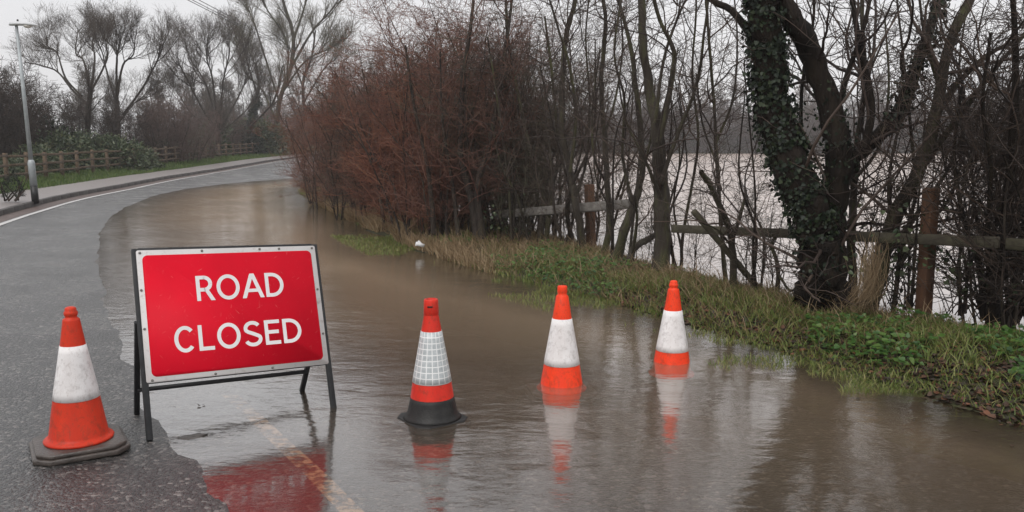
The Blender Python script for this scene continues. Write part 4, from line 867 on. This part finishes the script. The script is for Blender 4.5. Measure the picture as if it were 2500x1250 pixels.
# bare trees beyond the roadside fence
QL = dict(n=[0, (10, 13), (6, 8), (4, 6), (2, 3)], t0=[0, .08, .10, .10, .15], len=[0, (1.4, 3.4), (.7, 1.8), (.4, 1.0), (.25, .6)], r=[0, .024, .011, .0065, .0045], rmin=.0034,
          ang=[0, (15, 42), (16, 45), (18, 50), (20, 50)], seg=[0, 7, 5, 4, 3], wander=[0, .16, .18, .22, .24], up=[0, .11, .09, .07, .06], taper=.6)
def far_tree(name, label, Y, stems, twig, bark='bark', q=QL, split=2, dz=1.6, from_=.3):
    k = Y / 47; q = dict(q, len=[0] + [(a * k, b * k) for a, b in q['len'][1:]], r=[0] + [v * k for v in q['r'][1:]], rmin=q['rmin'] * k)
    stems = [([(x_, y_ + (34 if k_ and y_ < 130 and 'tallest' not in label else 0)) for k_, (x_, y_) in enumerate(p)], a * .5, b * .5) for p, a, b in stems]
    return pix_tree(name, label, stems, q=q, bark=bark, twig=twig, group='bare trees beyond the roadside fence', Y=Y, split=split, dz=dz, from_=from_)
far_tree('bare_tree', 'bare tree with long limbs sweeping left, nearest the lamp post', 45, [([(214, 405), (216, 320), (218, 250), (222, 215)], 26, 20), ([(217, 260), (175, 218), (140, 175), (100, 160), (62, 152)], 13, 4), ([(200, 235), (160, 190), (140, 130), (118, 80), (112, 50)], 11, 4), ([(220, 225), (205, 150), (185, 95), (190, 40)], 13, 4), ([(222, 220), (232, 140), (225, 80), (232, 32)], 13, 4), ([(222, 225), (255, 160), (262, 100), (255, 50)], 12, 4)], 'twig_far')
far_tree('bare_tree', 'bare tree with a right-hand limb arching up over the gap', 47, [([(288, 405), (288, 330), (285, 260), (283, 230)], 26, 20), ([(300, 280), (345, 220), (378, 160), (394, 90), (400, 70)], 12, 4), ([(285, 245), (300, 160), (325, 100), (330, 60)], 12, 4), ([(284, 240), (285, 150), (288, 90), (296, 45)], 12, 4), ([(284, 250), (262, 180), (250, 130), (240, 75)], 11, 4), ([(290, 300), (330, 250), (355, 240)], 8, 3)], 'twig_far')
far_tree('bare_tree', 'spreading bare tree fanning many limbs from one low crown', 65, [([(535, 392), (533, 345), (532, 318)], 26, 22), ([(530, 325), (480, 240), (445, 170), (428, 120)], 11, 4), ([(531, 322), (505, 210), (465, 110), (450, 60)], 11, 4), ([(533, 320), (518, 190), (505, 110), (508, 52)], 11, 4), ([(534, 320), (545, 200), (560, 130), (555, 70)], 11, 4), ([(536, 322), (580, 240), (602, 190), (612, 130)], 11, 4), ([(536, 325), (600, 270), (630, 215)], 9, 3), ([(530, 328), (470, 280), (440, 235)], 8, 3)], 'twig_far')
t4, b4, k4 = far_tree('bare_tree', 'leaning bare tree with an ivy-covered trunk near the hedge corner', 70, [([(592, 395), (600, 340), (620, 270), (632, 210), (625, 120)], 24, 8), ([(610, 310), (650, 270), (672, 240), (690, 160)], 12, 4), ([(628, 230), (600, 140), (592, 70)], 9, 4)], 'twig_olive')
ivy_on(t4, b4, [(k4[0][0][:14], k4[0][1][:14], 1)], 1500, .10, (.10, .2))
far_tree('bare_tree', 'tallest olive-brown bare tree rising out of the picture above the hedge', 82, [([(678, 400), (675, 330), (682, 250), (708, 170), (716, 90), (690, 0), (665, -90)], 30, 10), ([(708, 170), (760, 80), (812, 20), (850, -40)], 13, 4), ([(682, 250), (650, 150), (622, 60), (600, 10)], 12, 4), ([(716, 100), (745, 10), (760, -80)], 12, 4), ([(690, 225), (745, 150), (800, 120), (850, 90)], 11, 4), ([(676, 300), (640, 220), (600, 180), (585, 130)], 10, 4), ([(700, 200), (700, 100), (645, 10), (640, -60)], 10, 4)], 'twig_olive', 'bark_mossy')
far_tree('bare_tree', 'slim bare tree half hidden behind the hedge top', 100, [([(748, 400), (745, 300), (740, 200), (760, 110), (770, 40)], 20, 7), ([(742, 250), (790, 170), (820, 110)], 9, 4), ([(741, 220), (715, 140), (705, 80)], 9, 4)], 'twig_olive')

# ---------------------------------------------------------------- far trees across the field
QF = dict(n=[0, (9, 12), (7, 9), (5, 7)], t0=[0, .25, .15, .12], len=[0, (2.0, 4.8), (.9, 2.2), (.5, 1.2)], r=[0, .08, .045, .028], rmin=.020,
          ang=[0, (20, 55), (22, 60), (25, 60)], seg=[0, 6, 4, 3], wander=[0, .16, .2, .25], up=[0, .10, .06, .04], taper=.5)
fpz = []
for k in range(4):
    out = new_out(QF)
    for s_ in range(3):
        P, R = path((U_(-.6, .6), U_(-.6, .6), -.3), norm3((U_(-.25, .25), U_(-.25, .25), 1)), U_(8.5, 12), U_(.16, .26), .04, 9, .10, .05); out[0].append((P, R)); spawn(out, P, R, 1, 1, QF)
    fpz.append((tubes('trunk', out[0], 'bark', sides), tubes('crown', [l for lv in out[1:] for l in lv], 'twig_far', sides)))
fl_ = 'distant bare tree in the row across the flooded field'
x = -52
while x < 118:
    Y = 146 + .0 * x + U_(-4, 9); k = random.randrange(4); s = U_(.78, 1.12)
    t = thing('field_tree', fl_, 'tree', (x, Y, .4), (0, 0, U_(0, 6)), 'bare trees across the flooded field'); t.scale = (s, s, s)
    obj('trunk', fpz[k][0], t); tag(obj('crown', fpz[k][1], t), kind='stuff'); x += U_(2.3, 4.2)
fh = thing('far_hedge', 'low dark hedge line along the far edge of the flooded field', 'hedge')
for row in range(2):
    x = -55
    while x < 120:
        k = random.random(); s = U_(1.0, 1.6) * (1 if row == 0 else 1.45); me = evp[0] if k < .3 else dkp[int(k * 100) % 2]
        o = obj('shrub', me, fh, (x, 140.5 + 3.5 * row + U_(-1.2, 1.5), .15), (0, 0, U_(0, 6)), (s * 1.5, s * 1.5, s * .85)); x += U_(1.1, 2.0)
# woodland on the left horizon
x = -100
wl_ = 'distant bare tree of the hazy wood beyond the road bend'
while x < -34:
    Y = 112 + U_(-8, 14); k = random.randrange(4); s = U_(.6, .85)
    t = thing('wood_tree', wl_, 'tree', (x, Y, .5), (0, 0, U_(0, 6)), 'hazy wood beyond the road bend'); t.scale = (s, s, s)
    obj('trunk', fpz[k][0], t); tag(obj('crown', fpz[k][1], t), kind='stuff'); x += U_(2.2, 3.8)

# ---------------------------------------------------------------- grasses and ground cover
def scatter_verge(n, ulo, uhi, y0, y1, power=1.6, peak=None):
    """points on the verge, denser towards the camera"""
    y = y0 + (y1 - y0) * np.random.rand(n) ** power; u = np.random.uniform(ulo, uhi, n) if peak is None else np.clip(np.random.normal(peak, (uhi - ulo) / 4, n), ulo, uhi)
    k = u < bank_w(y) - .05; u, y = u[k], y[k]
    x = front_x(y) + u; return np.stack([x, y, bank_h(u, x, y) - .01], 1), u, y
def clumpy(P, f, thr, seed): 
    k = vnoise(P[:, 0], P[:, 1], f, seed) + vnoise(P[:, 0], P[:, 1], f * 3, seed + 1) * .5; return k > thr
P, u, y = scatter_verge(150000, -.08, 3.0, 3.2, 30, 1.9); m = clumpy(P, 1.2, -.22, 20) & ((u > .4) | (np.random.rand(len(u)) < .5)) & ((y > 6.2) | (np.random.rand(len(u)) < .7)) & ((y < 14.5) | (np.random.rand(len(u)) < .6)); P, u, y = P[m], u[m], y[m]
hg = np.random.uniform(.02, .075, len(P)) * (1 + 1.1 * np.clip(vnoise(P[:, 0], P[:, 1], .9, 30) + .2, 0, 1)); ln = rvec(len(P)) * np.array([1, 1, .1]) * (hg * np.random.uniform(.4, 1.5, len(P)))[:, None]
tag(obj('verge_grass', blades('verge_grass', P, hg, ln, np.random.uniform(.004, .009, len(P)) * (1 + y / 25), 'grass')), 'short green grass growing on the verge beside the water', 'grass', kind='stuff')
P, u, y = scatter_verge(62000, .05, 3.0, 3.5, 30, 1.35, 1.5); m = clumpy(P, .8, -.16, 40) & (y > 6.0 + np.random.rand(len(y)) * 2.2); P, u, y = P[m], u[m], y[m]
hg = np.random.uniform(.04, .17, len(P)) * (1 + .9 * (np.random.rand(len(P)) < .12)); ln = (rvec(len(P)) + np.array([-.35, -.3, 0])) * np.array([1, 1, .1]) * (hg * np.random.uniform(.6, 1.9, len(P)))[:, None]
tag(obj('dead_grass', blades('dead_grass', P, hg, ln, np.random.uniform(.003, .006, len(P)) * (1 + y / 20), 'straw')), 'straw-coloured dead grass along the foot of the trees and hedge', 'grass', kind='stuff')
n = 15000; y = 10.5 + 14 * np.random.rand(n) ** .9; u = np.abs(np.random.randn(n)) * .38 - .10; x = front_x(y) + u; P = np.stack([x, y, np.maximum(bank_h(u, x, y) - .01, -.02)], 1); m = clumpy(P, .9, -.25, 77); P, y = P[m], y[m]
hg = np.random.uniform(.10, .36, len(P)) * np.interp(y, [10.5, 14], [.5, 1]); ln = (rvec(len(P)) + np.array([-.3, -.2, 0])) * np.array([1, 1, .1]) * (hg * np.random.uniform(.3, 1.2, len(P)))[:, None]
tag(obj('hedge_foot_grass', blades('hedge_foot_grass', P, hg, ln, np.random.uniform(.006, .013, len(P)), 'straw')), 'tall pale dead grass at the foot of the red-brown hedge', 'grass', kind='stuff')
P, u, y = scatter_verge(20000, -1.0, .05, 5.4, 15, 1.3); m = clumpy(P, 1.6, -.02, 50); P, u, y = P[m], u[m], y[m]; P[:, 2] = np.maximum(P[:, 2], -.02)
hg = np.random.uniform(.015, .07, len(P)); ln = rvec(len(P)) * np.array([1, 1, 0]) * .05
tag(obj('drowned_grass', blades('drowned_grass', P, hg, ln, np.random.uniform(.004, .008, len(P)) * (1 + y / 25), 'grass')), 'drowned grass tips poking through the shallow flood', 'grass', kind='stuff')
P, u, y = scatter_verge(15000, .02, 1.7, 3.4, 14, 2.0); m = clumpy(P, 1.3, .05, 60); P = P[m]; n = len(P); P[:, 2] += np.random.uniform(.02, .11, n)
tag(obj('verge_weeds', leaves('verge_weeds', P, rvec(n) * .5 + np.array([0, -.3, 1]), rvec(n) * np.array([1, 1, .3]), np.random.uniform(.025, .065, n), .75, 'weed')), 'broad-leaved green weeds at the edge of the verge', 'weeds', kind='stuff')
P, u, y = scatter_verge(12000, -.15, 1.3, 3.4, 9, 1.5); n = len(P); P[:, 2] += .018
tag(obj('leaf_litter', leaves('leaf_litter', P, rvec(n) * .5 + np.array([0, 0, 1]), rvec(n) * np.array([1, 1, .2]), np.random.uniform(.025, .06, n), .7, 'litter_leaf')), 'dark wet leaf litter along the near edge of the verge', 'leaves', kind='stuff')
n = 26000; y = 15 + 60 * np.random.rand(n) ** 1.8; uu = np.random.uniform(1.72, 3.9, n); x = kerb_x(y) - .12 - uu
P = np.stack([x, y, KH(y) + .005 + .05 * (uu - 1.75)], 1); hg = np.random.uniform(.05, .15, n) * (1 + .5 * (uu > 2.7)); ln = rvec(n) * np.array([1, 1, 0]) * (hg * .6)[:, None]
tag(obj('roadside_grass', blades('roadside_grass', P, hg, ln, np.random.uniform(.008, .018, n) * (1 + y / 40), 'grass_green')), 'green grass strip between footpath and wooden fence', 'grass', kind='stuff')
# straw tuft hanging on the leaning tree
b0 = G(2080, 764, .16); top = W(2128, 640, b0[1] + .05); lines = []
for _ in range(260):
    a = top + np.random.randn(3) * np.array([.07, .05, .12]); f = random.random() ** 1.6
    b = b0 + np.array([-.06 + .30 * random.random() - .10 * f, U_(-.14, .10), U_(-.03, .10)]); k = U_(.55, 1); b = a * (1 - k) + b * k
    mid = a * .5 + b * .5 + np.random.randn(3) * .022 + np.array([.02, -.03, -.02]); q1 = a * .75 + mid * .25 + np.random.randn(3) * .012
    lines.append(([tuple(a - b0), tuple(q1 - b0), tuple(mid - b0), tuple(b - b0)], [.0012, .0016, .0016, .0008]))
t = thing('dead_grass_tuft', 'pale straw tuft draped down the foot of the leaning tree', 'grass tuft', tuple(b0)); tag(obj('stalks', tubes('stalks', lines, 'straw', lambda r: 3), t), kind='stuff')
# litter and floating scrap
g = G(1026, 600, .12); mb = MB()
for k in range(3): mb.bar((U_(-.06, .06), U_(-.03, .03), 0), (U_(-.06, .06), U_(-.03, .03), U_(.03, .07)), .05, .004, (U_(-1, 1), 1, .3))
tag(obj('litter_scrap', mb.mesh('litter_scrap', 'litter'), None, tuple(g)), 'crumpled white litter scrap on the verge grass', 'litter')
g = G(472, 1066); rng = np.random.RandomState(4); v = []; F = []
for a in range(5):
    for b in range(12):
        el, az = a / 4 * pi / 2, b / 12 * 2 * pi; k = 1 + .22 * rng.randn(); v.append((.075 * cos(el) * cos(az) * k, .045 * cos(el) * sin(az) * k, .016 * sin(el) - .006))
for a in range(4):
    for b in range(12): F.append((a * 12 + b, a * 12 + (b + 1) % 12, (a + 1) * 12 + (b + 1) % 12, (a + 1) * 12 + b))
tag(obj('stone', mesh('stone', v, np.array(F), 'kerb', True), None, (g[0], g[1], 0), (0, 0, .5)), 'flat wet stone just breaking the water in front of the sign', 'stone')
g = G(490, 992); P = np.array([[0, 0, 0], [.01, .012, 0], [-.01, .006, 0]]); me = leaves('floating_leaf', P, rvec(3) * .4 + np.array([0, 0, 1]), rvec(3) * np.array([1, 1, .2]), [.022, .02, .018], .8, 'litter_leaf')
tag(obj('floating_leaf', me, None, (g[0], g[1], .006)), 'tiny dark leaf floating in the water behind the sign', 'leaf')

P, u, y = scatter_verge(130, -.7, -.02, 4.4, 16, 1.3); n = len(P); P[:, 2] = .004
tag(obj('floating_debris', leaves('floating_debris', P, rvec(n) * .15 + np.array([0, 0, 1]), rvec(n) * np.array([1, 1, .05]), np.random.uniform(.012, .045, n), .5, 'litter_leaf')), 'dead leaves and scraps floating along the flooded verge', 'debris', kind='stuff')
# ---------------------------------------------------------------- damp air
m, t, out = mat('haze'); pv = N(t, 'VolumePrincipled', Density=.0010, Anisotropy=.2); pv.inputs['Color'].default_value = (.93, .92, .94, 1); t.links.new(pv.outputs[0], out.inputs['Volume']); M['haze'] = m
mb = MB(); mb.box((0, 165, 8.6), (820, 480, 21)); tag(obj('haze', mb.mesh('haze', 'haze')), 'thin damp winter air over road and field', 'haze', kind='stuff')
